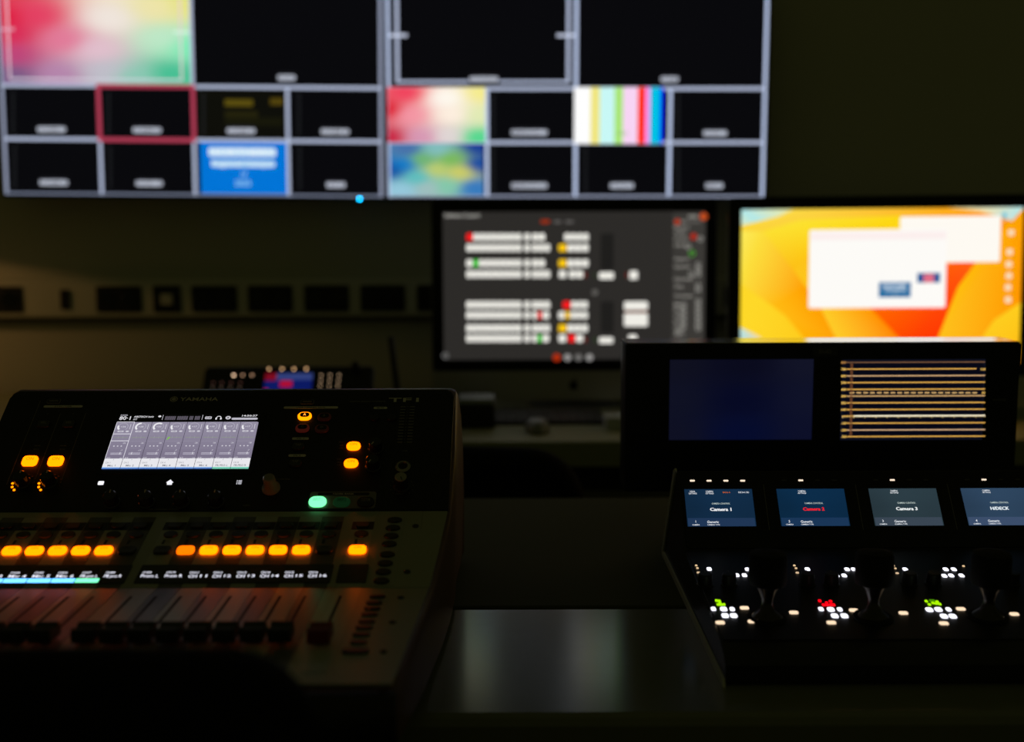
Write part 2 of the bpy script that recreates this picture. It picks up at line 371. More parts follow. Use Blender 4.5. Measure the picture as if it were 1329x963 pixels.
# right one
R2, F2, w2, h2 = wall_monitor((504, 256), (991, 256), .5625, 'right wall screen showing a multiview grid with colour bars and a map')
b = MB(); base_grid(b, F2, w2, h2)
def v2(y): return uv(F2, 748, y)[1]
def u2(x): return uv(F2, x, 185)[0]
vL1, vL2 = v2(115), v2(185); uc = [0, u2(632), u2(747), u2(869), w2]
b.rect(uc[0], h1 * .2, uc[0], h1 * .2, 0, BK)
for sx in (u2(517), u2(737)): b.rect(sx - 4, vL1 + 13, sx + 4, h2 - 20, .8, LN)
b.rect(u2(517), vL1 + 13, u2(737), vL1 + 19, .8, LN)
for xx in ((u2(506), u2(530)), (u2(722), u2(746))): b.rect(xx[0], v2(46) - 3.5, xx[1], v2(46) + 3.5, .9, lin((200, 208, 230)))
CL2 = idw([(0, .6, (220, 0, 40)), (.02, .1, (200, 20, 60)), (.2, .9, (240, 60, 90)), (.25, .5, (245, 150, 165)), (.35, .1, (215, 150, 180)), (.6, .8, (255, 250, 240)), (.65, .5, (255, 240, 225)), (.97, .9, (245, 235, 140)), (.95, .5, (225, 235, 180)), (.92, .1, (70, 215, 140)), (.62, .12, (225, 215, 215))], 1.6)
MP = idw([(.02, .5, (10, 80, 160)), (.12, .1, (150, 200, 220)), (.15, .6, (0, 120, 200)), (.2, .9, (70, 110, 170)), (.35, .7, (110, 180, 110)), (.5, .5, (190, 205, 110)), (.65, .7, (120, 185, 90)), (.75, .45, (205, 205, 100)), (.6, .2, (130, 200, 170)), (.9, .15, (50, 120, 190)), (.95, .6, (0, 70, 160)), (.95, .95, (20, 60, 150)), (.4, .15, (160, 190, 190)), (.3, .35, (90, 190, 190)), (.5, .9, (130, 190, 190))], 1.9)
for y in (vL1, vL2): b.rect(0, y - 4, w2, y + 4, 1.0, LN)
b.rect(0, 0, w2, 5, 1.0, lin((150, 158, 182))); b.rect(0, h2 - 6, w2, h2, 1.0, LN)
for k, x in enumerate(uc):
    xx = min(max(x, 3.5), w2 - 3.5); top = h2 if k in (0, 2, 4) else vL1
    b.rect(xx - 4.2, 0, xx + 4.2, top, 1.0, lin((190, 204, 236)))
grid_col(b, 1, vL2, uc[1] - 4, vL1 + 3, 1.1, CL2, 16, 10); grid_col(b, 5, 4, uc[1] - 9, vL2 - 3, 1.1, MP, 18, 12)
bars = ((747, 766, (255, 255, 255)), (766, 778, (240, 230, 130)), (778, 797, (200, 248, 246)), (797, 808, (170, 230, 120)), (808, 827, (248, 212, 244)), (827, 837, (255, 44, 0)), (837, 843, (250, 150, 240)), (843, 856, (0, 190, 226)), (856, 860, (0, 40, 255)))
for a, c, q in bars: b.rect(u2(a) - (4 if a == 747 else 0), vL2 - 3, u2(c), vL1 + 3, 1.2, lin(q))
b.text('BARS', u2(808), v2(173), 8, 1.5, col=lin((150, 190, 130)))
for x, y, ww, t in ((687, 172, 50, 'MEDIA 1'), (928, 173, 34, 'AUX 1'), (687, 241, 50, 'MEDIA 2'), (807, 241, 34, 'AUX 2'), (927, 241, 26, 'M/V'), (628, 103, 40, 'STUDIO'), (869, 103, 26, 'PGM')): pill(b, F2, x, y, ww, t)
for x in (640, 880): dots(b, F2, x, 125, 178)
for x in (640, 760, 880): dots(b, F2, x, 195, 247)
put('screen', b.mesh(smooth=0), F2, R2)

# ------------------------------------------------------------------ desktop computers (aluminium all-in-ones)
def computer(O, yaw, pitch, label, roll=0):
    """O: world mm of display-centre on the glass; display 597 x 336"""
    Rz = Matrix.Rotation(math.radians(yaw), 3, 'Z'); ex = Rz @ Vector((1, 0, 0)); up = Matrix.Rotation(math.radians(yaw), 3, 'Z') @ (Matrix.Rotation(math.radians(-pitch), 3, 'X') @ Vector((0, 0, 1)))
    F = fr(O, ex, up) @ Matrix.Rotation(math.radians(roll), 4, 'Z')
    base = Rz @ Vector((0, 75, 0)); R = root('desktop_computer', (O[0] + base.x, O[1] + base.y, DZ), label, 'computer', 'silver all-in-one computers', yaw)
    Wd, top, bot, chin = 650, 194, -194, -262
    b = MB()                                   # housing: slim edge, bulged back
    o1 = rrect(Wd, top - chin, 8, 3, 0, (top + chin) / 2)
    secs = [[(x, y, z) for x, y in inset(o1, i)] for z, i in ((-1, 0), (-6, 0), (-14, 30), (-26, 95), (-36, 165))]
    b.loft([list(reversed(q)) for q in secs], M_SILVER); put('housing', b.mesh(), F, R)
    b = MB(); b.prism(rrect(Wd - 2, bot - chin - 1, 6, 3, 0, (bot + chin) / 2), -1, .4, M_SILVER); ch = put('chin', b.mesh(), F, R)
    b = MB(); b.prism(rrect(Wd - 2, top - bot, 6, 3, 0, (top + bot) / 2), -1, .4, M_BEZ); put('glass_bezel', b.mesh(), F, R)
    # fruit emblem
    ap = []
    for i in range(40):
        a = 2 * math.pi * i / 40; r = 11 * (1 - .16 * abs(math.cos(a / 1)) ** 8 * 0) ; r *= 1 - .22 * math.exp(-((a - math.pi / 2) / .28) ** 2) - .12 * math.exp(-((a - 1.5 * math.pi) / .22) ** 2)
        x, y = r * math.cos(a), r * 1.05 * math.sin(a)
        if (x - 12.5) ** 2 + (y - 1.5) ** 2 < 36: x = 12.5 - math.sqrt(max(0, 36 - (y - 1.5) ** 2))
        ap.append((x, y))
    b = MB(); b.prism([(x, y + (bot + chin) / 2) for x, y in ap], .4, .9, M_BEZ)
    b.prism([(x + 1.5, y + (bot + chin) / 2 + 13.5) for x, y in ((-2.5, -3), (1, -2), (3, 1), (3, 5), (-1, 3.5), (-2.5, 0))], .4, .9, M_BEZ)
    put('emblem', b.mesh(), F, ch, 'dark fruit-shaped emblem')
    # stand
    Fr = W[R]; b = MB(); hz = O[2] - DZ
    foot = [(-105, -120), (105, -120), (105, 70), (-105, 70)]
    b.prism(rrect(210, 190, 6, 3, 0, -25), 0, 6, M_SILVER, 1.5); b.loft([[(-95, y, z), (95, y, z), (95, y + 8, z), (-95, y + 8, z)] for y, z in ((62, 5), (58, 60), (20, hz * .55), (-38, hz * .8))], M_SILVER)
    put('stand', b.mesh(), Fr, R)
    return R, F
IY = 2640.0
O = onY(745, 371, IY)
RI, FI = computer(O, 0, 2.0, 'silver desktop computer in the middle showing rows of white buttons on a dark screen')
b = MB(); b.rect(-298, -168, 298, 168, .6, lin((44, 42, 40)))
def I(x, y): return uv(FI, x, y)
WB = lin((240, 238, 230))
def irow(y, spans, h=9.6, gap=True):
    for a, c, col in spans:
        n = max(1, round((c - a) / 8.2)) if gap else 1; st = (c - a) / n
        for i in range(n):
            p, q = I(a + st * i + .45, y + h / 2), I(a + st * (i + 1) - .45, y - h / 2)
            b.flat(rrect(q[0] - p[0], q[1] - p[1], 3, 2, (p[0] + q[0]) / 2, (p[1] + q[1]) / 2), 1.0, lin(col) if col else WB)
RE, GR, YE = (250, 25, 30), (25, 205, 20), (250, 200, 15)
irow(307.7, [(605, 614, RE), (614, 677, 0), (680, 688, 0), (690, 707.5, 0), (732, 764, 0)])
irow(321.6, [(605, 677, 0), (680, 688, 0), (690, 714, 0), (724.5, 736, YE), (736, 764, 0)])
irow(341.6, [(605, 614, 0), (614, 621, GR), (621, 677, 0), (680, 688, 0), (690, 707.5, 0), (724.5, 736, YE), (736, 764, 0)])
irow(355.8, [(605, 677, 0), (680, 688, 0), (690, 714, 0), (725, 735, 0), (738, 757, 0)])
irow(395.6, [(605, 677, 0), (680, 688, 0), (690, 714, 0), (730, 741, RE), (741, 763, 0)])
irow(409, [(605, 677, 0), (680, 688, 0), (690, 697.5, 0), (697.5, 703.5, RE), (703.5, 713, 0), (724.5, 733, 0), (733, 740, YE), (740, 763, 0)])
irow(425.8, [(605, 677, 0), (680, 688, 0), (690, 714, 0), (724.5, 736, YE), (736, 763, 0)])
irow(439, [(605, 677, 0), (680, 688, 0), (690, 697.5, 0), (697.5, 703.5, GR), (703.5, 713, 0), (724.5, 735, 0), (737, 747, RE), (747, 757, 0)])
irow(357.7, [(777, 797, 0)], 9, False); irow(357, [(816.5, 828, 0)], 11, False); irow(396.8, [(809.5, 841, 0)], 11, False); irow(415, [(809.5, 841, 0)], 17, False); irow(404.5, [(810, 841, (170, 90, 60))], 1.5, False)
irow(441.6, [(777, 796, 0)], 8, False); irow(438, [(815, 827, 0)], 7, False)
irow(357, [(758, 761.5, (120, 20, 15)), (811.5, 815, (110, 25, 15)), (771, 774, (40, 60, 30))], 7, False); irow(441, [(758, 761.5, (120, 20, 15)), (771, 774, (40, 70, 30))], 7, False)
for y0, y1 in ((303, 350), (391, 432)): irow((y0 + y1) / 2, [(779, 797, (30, 29, 28))], y1 - y0, False)
p = I(577, 279.6); b.text('Software Control', p[0], p[1], 8, 1.0, col=lin((190, 188, 182)), w=I(622, 280)[0] - p[0], align='L')
irow(287.6, [(701, 714, (150, 45, 15))], 5, False); irow(288, [(718, 729, (95, 92, 90)), (733, 745, (95, 92, 90))], 3.5, False)
# side palette
p, q = I(872, 439), I(916, 276); b.rect(p[0], -168, q[0], q[1], .8, lin((58, 56, 53)))
for y, t in ((287, 'Media'), (295, 'Players'), (302, 'Audio'), (310, 'Levels'), (318, 'Output'), (336, 'Capture'), (346, 'Upstream'), (362, 'Downstream'), (372, 'Tie'), (384, 'Transition'), (395, 'Mix'), (402, 'Dip'), (410, 'Wipe'), (418, 'Rate'), (426, 'Clip'), (433, 'Gain')):
    p = I(875, y); b.text(t, p[0], p[1], 5.6, 1.0, col=lin((165, 162, 155)), align='L', w=11 + 3.2 * len(t))
def ring(x, y, r, col, z=1.0):
    p = I(x, y); b.flat(ell(r, r, 14, *p), z, col); b.flat(ell(r * .6, r * .6, 12, *p), z + .2, lin((58, 56, 53)))
for x, ys in ((906, (344, 350, 356, 371, 376, 391, 397, 403, 409, 415, 421, 426)), (887, (396, 403, 410, 417, 424)), (897, (356,)), (880, (431,)), (893, (320,)), (909, (310,))):
    for y in ys: ring(x, y, 6, lin((150, 148, 142)))
ring(898, 328.7, 7, lin((70, 160, 40))); ring(772, 379.5, 6, lin((120, 118, 114)))
for x, y, r, c in ((913, 281, 9, (190, 75, 30)), (879, 288, 7, (170, 50, 20)), (900, 307, 8, (165, 40, 25)), (722.5, 463.8, 9, (175, 45, 10)), (736.5, 463.8, 8, (150, 148, 146)), (750.8, 463.8, 8, (110, 108, 106)), (765, 463.8, 8, (150, 148, 146))):
    p = I(x, y); b.flat(ell(r, r, 14, *p), 1.2, lin(c))
irow(281, [(892, 906, (130, 128, 122))], 4, False); irow(288, [(888, 910, (95, 92, 88))], 3, False); ring(578, 461.5, 7, lin((110, 110, 110)))
put('screen', b.mesh(smooth=0), FI, RI)

# second computer, turned towards the operator, bright wallpaper
O = onY(1142, 372, 2490.0)
RJ, FJ = computer(O, -3, 2.0, 'silver desktop computer on the right showing a bright yellow and orange wallpaper', 0.3)
def J(x, y): return uv(FJ, x, y)
b = MB(); c0, c1 = J(962, 273), J(1322, 270)
X0, X1, Y1_ = -297, 297, 167; Y0_ = -167
def wall_fn(s, t):
    a = lin((252, 205, 30)); c = lin((255, 150, 0)); e = lin((250, 232, 90))
    k = min(1, max(0, s * .9 + (t - .6) * .3)); m = [a[i] * (1 - k) + c[i] * k for i in range(3)]
    k2 = max(0, min(1, (t - .75) * 3)) * max(0, 1 - s * 1.2); m = [m[i] * (1 - k2) + e[i] * k2 for i in range(3)]
    return tuple(m)
grid_col(b, X0, Y0_, X1, Y1_, .6, wall_fn, 20, 12)
def Jpoly(pts, col, z): b.flat([J(*p) for p in pts], z, [lin(c) for c in col] if isinstance(col, list) else lin(col))
cl = lambda p: (max(X0, min(X1, p[0])), max(Y0_, min(Y1_, p[1])))
def Jp(pts, col, z):
    b.face([(*cl(J(*p)), z) for p in pts], screen_mat(), [lin(c) for c in col] if isinstance(col, list) else lin(col))
PALE = (178, 232, 232)
Jp([(950, 262), (1030, 262), (1010, 281), (985, 287), (962, 293), (950, 297)], [PALE, (235, 235, 160), (220, 232, 190), PALE, (215, 235, 200), PALE], .8)
Jp([(1230, 262), (1330, 262), (1330, 292), (1300, 282), (1270, 274)], [(250, 225, 150), PALE, (190, 225, 225), (205, 225, 215), (250, 225, 160)], .8)
Jp([(990, 300), (1040, 285), (1170, 280), (1170, 330), (1050, 330), (1030, 350), (1045, 372)], [(252, 225, 50), (252, 225, 50), (253, 218, 20), (253, 200, 10), (253, 200, 20), (252, 190, 20), (255, 165, 0)], .8)
Jp([(950, 300), (990, 300), (1045, 372), (1090, 420), (1110, 450), (1050, 450), (1000, 400), (950, 370)], [(252, 235, 90), (252, 222, 60), (255, 160, 0), (255, 150, 0), (255, 150, 0), (255, 175, 0), (255, 190, 20), (252, 222, 60)], .9)
Jp([(950, 368), (985, 385), (1020, 410), (1060, 460), (950, 460)], [(254, 216, 40), (254, 216, 40), (254, 205, 30), (254, 200, 25), (254, 216, 40)], 1.0)
Jp([(1065, 400), (1130, 400), (1180, 450), (1090, 450)], [(254, 205, 40), (255, 150, 0), (255, 120, 0), (254, 205, 40)], 1.0)
Jp([(1130, 400), (1229, 342), (1268, 338), (1243, 372), (1213, 450), (1178, 450)], [(255, 105, 0), (255, 95, 10), (255, 95, 20), (255, 75, 10), (255, 50, 0), (255, 60, 0)], 1.1)
Jp([(1268, 338), (1330, 270), (1330, 400), (1290, 418), (1255, 460), (1208, 460), (1243, 372)], [(254, 190, 10), (255, 160, 0), (255, 150, 0), (255, 165, 10), (255, 170, 20), (254, 195, 30), (254, 190, 10)], 1.1)
Jp([(1330, 392), (1290, 415), (1258, 460), (1330, 460)], [(254, 205, 30), (254, 205, 30), (254, 200, 30), (254, 190, 20)], 1.2)
Jp([(950, 425), (985, 436), (1000, 450), (950, 450)], [(190, 228, 225), (250, 215, 150), (250, 205, 100), (160, 220, 228)], 1.2)
def Jr(x0, y0, x1, y1, col, z, r=4):
    p, q = J(x0, y1), J(x1, y0); b.flat(rrect(q[0] - p[0], q[1] - p[1], r, 3, (p[0] + q[0]) / 2, (p[1] + q[1]) / 2), z, lin(col))
Jr(1167, 280, 1299, 341, (254, 250, 242), 1.4); Jr(1049, 297, 1229, 400, (253, 251, 247), 1.6); Jr(1051, 300, 1228, 312, (252, 240, 238), 1.8, 2)
Jr(1140, 366, 1182, 386, (0, 105, 160), 1.9, 1); Jr(1190, 354, 1220, 367, (0, 85, 150), 1.9, 1); Jr(1198, 355.5, 1212, 366.5, (225, 110, 135), 2.1, 1)
p = J(1161, 371); b.text('NORTHERN', *p, 9, 2.1, col=lin((235, 245, 250)), w=50); p = J(1161, 376); b.text('Campus', *p, 7, 2.1, col=lin((225, 240, 248)), w=46); p = J(1161, 382); b.text('17', *p, 7, 2.1, col=lin((120, 150, 170)))
for x, y in ((1312, 302), (1310, 327), (1309, 343), (1309, 358), (1308, 373), (1308, 389)): Jr(x - 4, y - 4, x + 4, y + 4, (250, 225, 190), 1.6, 3)
Jp([(1300, 276), (1306, 276), (1304, 288)], (70, 190, 215), 1.6)
put('screen', b.mesh(smooth=0), FJ, RJ)

# ------------------------------------------------------------------ dual scope monitor
SY = 1490.0
FSC = fr((0, SY, 0), (1, 0, 0), (0, 0, 1))
def S(x, y): return uv(FSC, x, y)
sx0, stop = S(812, 446); sx1 = sx0 + 512; sbot = stop - 196
RS = root('scope_monitor', ((sx0 + sx1) / 2, SY + 32, DZ), 'black twin-screen scope standing behind the camera panel, right screen with golden graticule lines', 'scope monitor')
b = MB(); b.prism(rrect(sx1 - sx0, stop - sbot, 3, 2, (sx0 + sx1) / 2, (stop + sbot) / 2), -65, -3, mat('scope_case', (.03, .03, .03), .4), .8, .8); put('case', b.mesh(), FSC, RS)
b = MB(); b.box(sx0 + 1.5, sx1 - 1.5, stop, stop + .8, -64, -1, mat('scope_lid', (.80, .79, .77), .14, metal=1)); put('lid', b.mesh(), FSC, RS, 'polished top plate')
b = MB(); b.prism(rrect(sx1 - sx0, stop - sbot - .6, 3, 2, (sx0 + sx1) / 2, (stop + sbot) / 2 - .3), -3, 0, M_PANEL, .6); put('front_panel', b.mesh(), FSC, RS)
b = MB(); b.box(sx0 + 80, sx1 - 60, DZ, sbot, -62, -8, M_BLACK); put('stand', b.mesh(), FSC, RS)
lx, ly = S(1071, 456); b = MB(); b.prism(rrect(32, 12, 1.5, 2, lx, ly), 0, .4, mat('scope_badge', (.022, .022, .02), .5)); b.text('DUO', lx, ly, 5, .5, M_INK_D); put('badge', b.mesh(smooth=0), FSC, RS)
lx, ly = S(1297, 519); b = MB(); b.text('SCOPE', lx, ly, 2.2, .3, M_INK_D, w=17); put('panel_lettering', b.mesh(smooth=0), FSC, RS)
p, q = S(868, 571), S(1056, 466); b = MB()
NV = idw([(.5, .1, (5, 11, 44)), (.5, .5, (5, 8, 35)), (.5, .95, (8, 9, 28)), (.02, .5, (14, 16, 34)), (.98, .5, (14, 17, 40)), (.02, .05, (14, 16, 34)), (.98, .95, (17, 19, 38)), (.02, .95, (14, 15, 30)), (.98, .05, (12, 15, 40))], 1.6)
grid_col(b, p[0], p[1], q[0], q[1], .5, NV, 10, 8); put('screen', b.mesh(smooth=0), FSC, RS, 'dim navy blank screen')
p, q = S(1090, 571), S(1279, 466); b = MB(); b.rect(p[0], p[1], q[0], q[1], .5, lin((6, 7, 20))); e = lin((15, 17, 30))
for r in ((p[0], p[1], p[0] + 3, q[1]), (q[0] - 2, p[1], q[0], q[1]), (p[0], q[1] - 2, q[0], q[1]), (p[0], p[1], q[0], p[1] + 2)): b.rect(*r, .7, e)
ys = [470.3, 479, 487.8, 496.5, 505.3, 514, 522.8, 531.5, 540.4, 549.1, 558, 566.5]
lb = ['800', '700', '600', '500', '400', '300', '200', '100', None, '-100', '-200', '-300']
GO = lin((238, 180, 84))
for k, (y, t) in enumerate(zip(ys, lb)):
    col = {0: lin((120, 86, 62)), 2: lin((222, 178, 130)), 5: lin((222, 178, 120)), 10: lin((222, 180, 140))}.get(k, GO)
    xa = S(1098.5, y); xb = S(1278 if k != 1 else 1267, y)
    if t:
        b.rect(xa[0], xa[1] - .65, xb[0], xa[1] + .65, 1.0, col); c = S(1094.6, y)
        b.text(t, c[0], c[1], 2.9, 1.1, col=tuple(v * 1.15 for v in (lin((255, 205, 100)) if k else lin((190, 135, 70)))), w=6.2 if k < 9 else 7)
    else:
        b.rect(S(1108, y)[0], xa[1] - .2, xb[0], xa[1] + 1.6, 1.0, lin((250, 240, 210))); b.rect(S(1092.5, y)[0], xa[1] - .2, S(1108, y)[0], xa[1] + 1.2, 1.0, lin((230, 180, 90)))
        for i in range(65):
            xx = xa[0] - 5 + (xb[0] - xa[0] + 5) * i / 64; hh = 2.2 if i % 5 == 0 else 1.1
            b.rect(xx - .4, xa[1] - hh, xx + .4, xa[1], 1.0, lin((240, 205, 130)))
yd = 509.6; c = S(1275.5, 479); b.text('100', c[0], c[1], 2.9, 1.1, col=lin((255, 205, 100)), w=6.2); c = S(1276, yd); b.text('50', c[0], c[1], 2.9, 1.1, col=lin((255, 205, 100)), w=4.6)
for i in range(19):
    a = S(1102.5 + i * 8.85, yd); b.rect(a[0], a[1] - .75, a[0] + 6, a[1] + .75, 1.0, lin((226, 184, 120)))
for i in range(54):
    y = 472.5 + i * 1.74; a = S(1105 - (i / 54) * 1.2, y); b.rect(a[0] - 1.7, a[1] - .5, a[0] + 1.7, a[1] + .5, 1.2, lin((122, 76, 46)))
put('screen', b.mesh(smooth=0), FSC, RS, 'screen with golden horizontal graticule lines')

# ------------------------------------------------------------------ camera control panel
CS = 1.0376
cx0 = 193.0; PIT = 107.4; cx1 = cx0 + 4 * PIT + 4
top = (1331.0, -284.0); hin = (1268.0, -361.6); ft = (1036.0, -383.5)
FU = fr((0, hin[0], hin[1]), (1, 0, 0), (0, top[0] - hin[0], top[1] - hin[1]))
FL = fr((0, hin[0], hin[1]), (1, 0, 0), (0, hin[0] - ft[0], hin[1] - ft[1]))
RC = root('camera_control_panel', ((cx0 + cx1) / 2, 1220, DZ), 'black wedge-shaped camera control panel with four small blue screens and joysticks', 'control panel')
b = MB()
prof = [(1010, DZ + 3), (1432, DZ + 3), (1432, DZ + 9), (1352, -296), (1340, -286), (1331, -284), hin, ft, (1022, -387), (1010, -396)]
M_CC = mat('panel_case', (.55, .55, .48), .5)
ins = 0
b.loft([[(x, y, z) for y, z in prof] for x in (cx0, cx1)], M_BLACK); put('case', b.mesh(), fr((0, 0, 0)), RC)
for xx in (cx0 - 2.5, cx1 + .2):
    b = MB(); rim = [(1006, DZ), (1436, DZ), (1436, DZ + 7), (1010, DZ + 7)]
    b.loft([[(x, y, z) for y, z in rim] for x in (xx, xx + 2.3)], M_CC); put('base_rim', b.mesh(), fr((0, 0, 0)), RC)
    b = MB(); rim = [(1428, DZ + 7), (1436, DZ + 7), (1345, -286), (1333, -281), (1328, -283)]
    b.loft([[(x, y, z) for y, z in rim] for x in (xx, xx + 2.3)], M_CC); put('edge_trim', b.mesh(), fr((0, 0, 0)), RC)
UL = math.hypot(top[0] - hin[0], top[1] - hin[1]); LL = math.hypot(hin[0] - ft[0], hin[1] - ft[1])
b = MB(); b.prism(rrect(cx1 - cx0 - 6, UL - 4, 5, 3, (cx0 + cx1) / 2, UL / 2), 0, 1.2, M_PANEL, .4); put('screen_panel', b.mesh(), FU, RC)
b = MB(); b.prism(rrect(cx1 - cx0 - 6, LL - 6, 4, 3, (cx0 + cx1) / 2, -LL / 2), 0, 1.2, M_PANEL, .4); put('button_panel', b.mesh(), FL, RC)
def U(x, y): return uv(FU, x, y, 1.2)
def L(x, y): return uv(FL, x, y, 1.2)
u0, vt = U(887.9, 635.3); ub, vb = U(892.3, 683.6); ur, _ = U(975.6, 635.1); sw = ur - u0
pit = (U(1246.6, 635.9)[0] - u0) / 3
scr = [((16, 42, 68), 'Camera 1', '1', (250, 252, 255)), ((10, 42, 70), 'Camera 2', '2', (255, 30, 40)), ((42, 58, 66), 'Camera 3', '3', (245, 250, 250)), ((44, 66, 90), 'H/DECK', '4', (235, 245, 250))]
TAN = (1.1, .82, .55); WHT = (1.5, 1.5, 1.7)
dash = {}
def dash_mesh(c):
    if c not in dash: b = MB(); b.prism(rrect(5.6, 1.9, .5, 2), 1.2, 1.9, glow(c) if c else mat('dash_off', (.06, .055, .05), .5), .2); dash[c] = b.mesh()
    return dash[c]
TW = lin((235, 240, 245))
for k, (cbg, nm, num, nc) in enumerate(scr):
    x = u0 + k * pit; xc = x + sw / 2; hh = vt - vb
    b = MB(); b.prism(rrect(sw + 1, hh + 1, 3, 3, xc, (vt + vb) / 2), 1.2, 1.6, M_BEZ)
    g = idw([(0, .5, tuple(c * .9 for c in cbg)), (.5, .9, tuple(min(255, c * 1.06) for c in cbg)), (1, .3, tuple(c * .95 for c in cbg)), (.5, .3, cbg)], 1.2)
    grid_col(b, x, vb, x + sw, vt, 1.8, g, 6, 4); bd = tuple(min(255, a + d) for a, d in zip(cbg, (15, 11, 16)))
    b.rect(x + 1, vb, x + sw - 1, vb + hh * .22, 2.0, lin(bd))
    def T(t, fx, fy, h, col=TW, w=None, al='C'): b.text(t, x + sw * fx, vt - hh * fy, h, 2.2, col=col, w=w, align=al)
    T('CAMERA CONTROL', .52, .395, 1.9, lin((190, 205, 200)), sw * .27)
    T(nm, .505, .55, 3.9, lin(nc), sw * (.31 if k < 3 else .27)); b.text(nm, x + sw * .509, vt - hh * .55, 3.9, 2.25, col=lin(nc), w=sw * (.31 if k < 3 else .27))
    T(num, .125, .875, 2.7); T('CAMERA', .125, .96, 1.5, w=sw * .11); T('Generic', .29, .885, 2.9, w=sw * .17, al='L'); T('CAMERA TYPE', .29, .96, 1.5, w=sw * .18, al='L')
    T('CAMERA', .37, .065, 1.7, w=sw * .11); T('SETTINGS', .37, .12, 1.7, w=sw * .12)
    if k == 0:
        T('PANEL', .12, .065, 1.7, w=sw * .08); T('SETTINGS', .12, .12, 1.7, w=sw * .12); T('BANK A', .62, .092, 1.7, lin((205, 100, 30)), sw * .11); T('RECALL SEL', .875, .092, 1.7, w=sw * .16)
    put('screen', b.mesh(smooth=0), FU, RC)
    for i in range(4):
        d = uv(FU, 898.5 + i * 21.75, 624, 1.2); on = k == 0 or i == 1
        put('menu_key', dash_mesh((1.15, .92, .7) if on else None), sub(FU, d[0] + k * pit, d[1]), RC)
    if k < 3:
        b = MB(); a = U(990.8, 629); c = U(999, 688); b.box(a[0] + k * pit - .25, a[0] + k * pit + .25, c[1], a[1], 1.2, 1.5, M_INK_D); put('module_line', b.mesh(), FU, RC)
# lower panel: soft keys, knobs, joysticks
km = {}
def key_mesh(w, h, c):
    if (w, h, c) not in km: b = MB(); b.prism(rrect(w, h, min(w, h) * .35, 3), 1.2, 2.4, glow(c), .5); km[(w, h, c)] = b.mesh()
    return km[(w, h, c)]
def keys(lst, w, h, c, name='lit_key'):
    for x, y in lst: d = uv(FL, x, y, 2.4); put(name, key_mesh(w, h, c), sub(FL, *d), RC)
keys([(920.5, 737.6), (956.3, 745.6), (966.2, 745.6), (970.2, 738), (1048, 737.8), (1086, 746), (1095.7, 746), (1099.5, 738), (1108, 738), (1175, 738), (1227.5, 738), (1238, 738), (1225.6, 746.4), (1217.2, 746), (1234.6, 746), (1248, 746), (1306.5, 739)], 5.0, 7.6, WHT)
keys([(926, 789.3), (950.4, 789.6), (1065.6, 789.5), (1090, 790), (1231.2, 790)], 4.6, 7.4, WHT)
keys([(939.3, 789.6), (941.2, 798), (952.3, 798), (1078.3, 790), (1083.4, 798.3), (1096, 798.3), (1206.2, 790.3), (1218, 790), (1225.3, 798.8), (1236.6, 798.8)], 6.6, 8.6, WHT)
keys([(966.3, 788), (934.7, 807), (976.6, 805.6), (1030.3, 794), (1108, 791), (1172.5, 794.6), (1079, 807), (1247, 789.3), (1225, 808), (1316.5, 796)], 8.8, 6.2, TAN)
keys([(903.6, 733), (905.2, 736.4), (1031, 733), (1033.2, 736.6), (1162, 736.8), (1160, 733.5), (1250.6, 733.8)], 2.6, 2.6, (.8, .55, .3)); keys([(906.4, 742.2), (1034.8, 742.4), (1164.5, 743)], 3.4, 2.8, (.7, .5, .3))
GRN, RDD = (.42, .95, 0), (1.6, 0, .01)
for pts, c in (([(930, 778.5), (933.6, 779), (934.4, 781), (932, 783.6), (935.8, 783.8), (939.6, 783.6)], GRN), ([(1064, 778.8), (1073, 781.5), (1078, 779.5), (1069, 784), (1073.5, 784), (1078.4, 784), (1082, 784)], RDD), ([(1202.3, 779.3), (1206.3, 783.6), (1211, 781.6), (1216.4, 780), (1215, 782.4), (1219.7, 783)], GRN), ([(1208, 778.6), (1211.5, 778.6)], (.06, .25, 0))):
    keys(pts, 2.9, 4.4, c, 'iris_light')
kn = MB(); kn.lathe([(9, 1.2), (9, 2), (7.6, 2.6), (7.2, 13), (6.2, 14)], M_BLACK, n=20); kn.box(-.4, .4, 2, 6.8, 14, 14.3, M_INK_D); kn = kn.mesh()
js_cap = MB(); js_cap.lathe([(12, 33), (17.4, 35), (18.4, 39), (18.4, 62), (17, 66), (8, 68)], M_RUB, n=28)
js_cap = js_cap.mesh(); js_neck = MB(); js_neck.lathe([(15, 1.2), (15, 3), (13, 5), (8, 9), (5.5, 15), (5.5, 20), (9, 29), (12.5, 34)], mat('joystick_neck', (.05, .045, .04), .28, metal=.6), n=24); js_neck = js_neck.mesh()
js_ring = MB(); js_ring.lathe([(19, 1.2), (19, 2.4), (17, 3), (15, 3)], M_RUB, n=28); js_ring = js_ring.mesh()
pl = (L(1206.2, 790.3)[0] - L(926, 789.3)[0]) / 2
for k in range(4):
    for x, y in ((915, 759), (946, 759)):
        d = uv(FL, x, y, 1.2); put('rotary_knob', kn, sub(FL, d[0] + k * pl, d[1]), RC)
    d = uv(FL, 998, 802, 1.2); Fj = sub(FL, d[0] + k * pl - (2, 5, 0, 0)[k], d[1])
    j = put('joystick', js_neck, Fj @ Matrix.Rotation(math.radians((-6, -7, -3, -4)[k]), 4, 'X'), RC); put('joystick_cap', js_cap, W[j], j); put('joystick_collar', js_ring, Fj, RC)

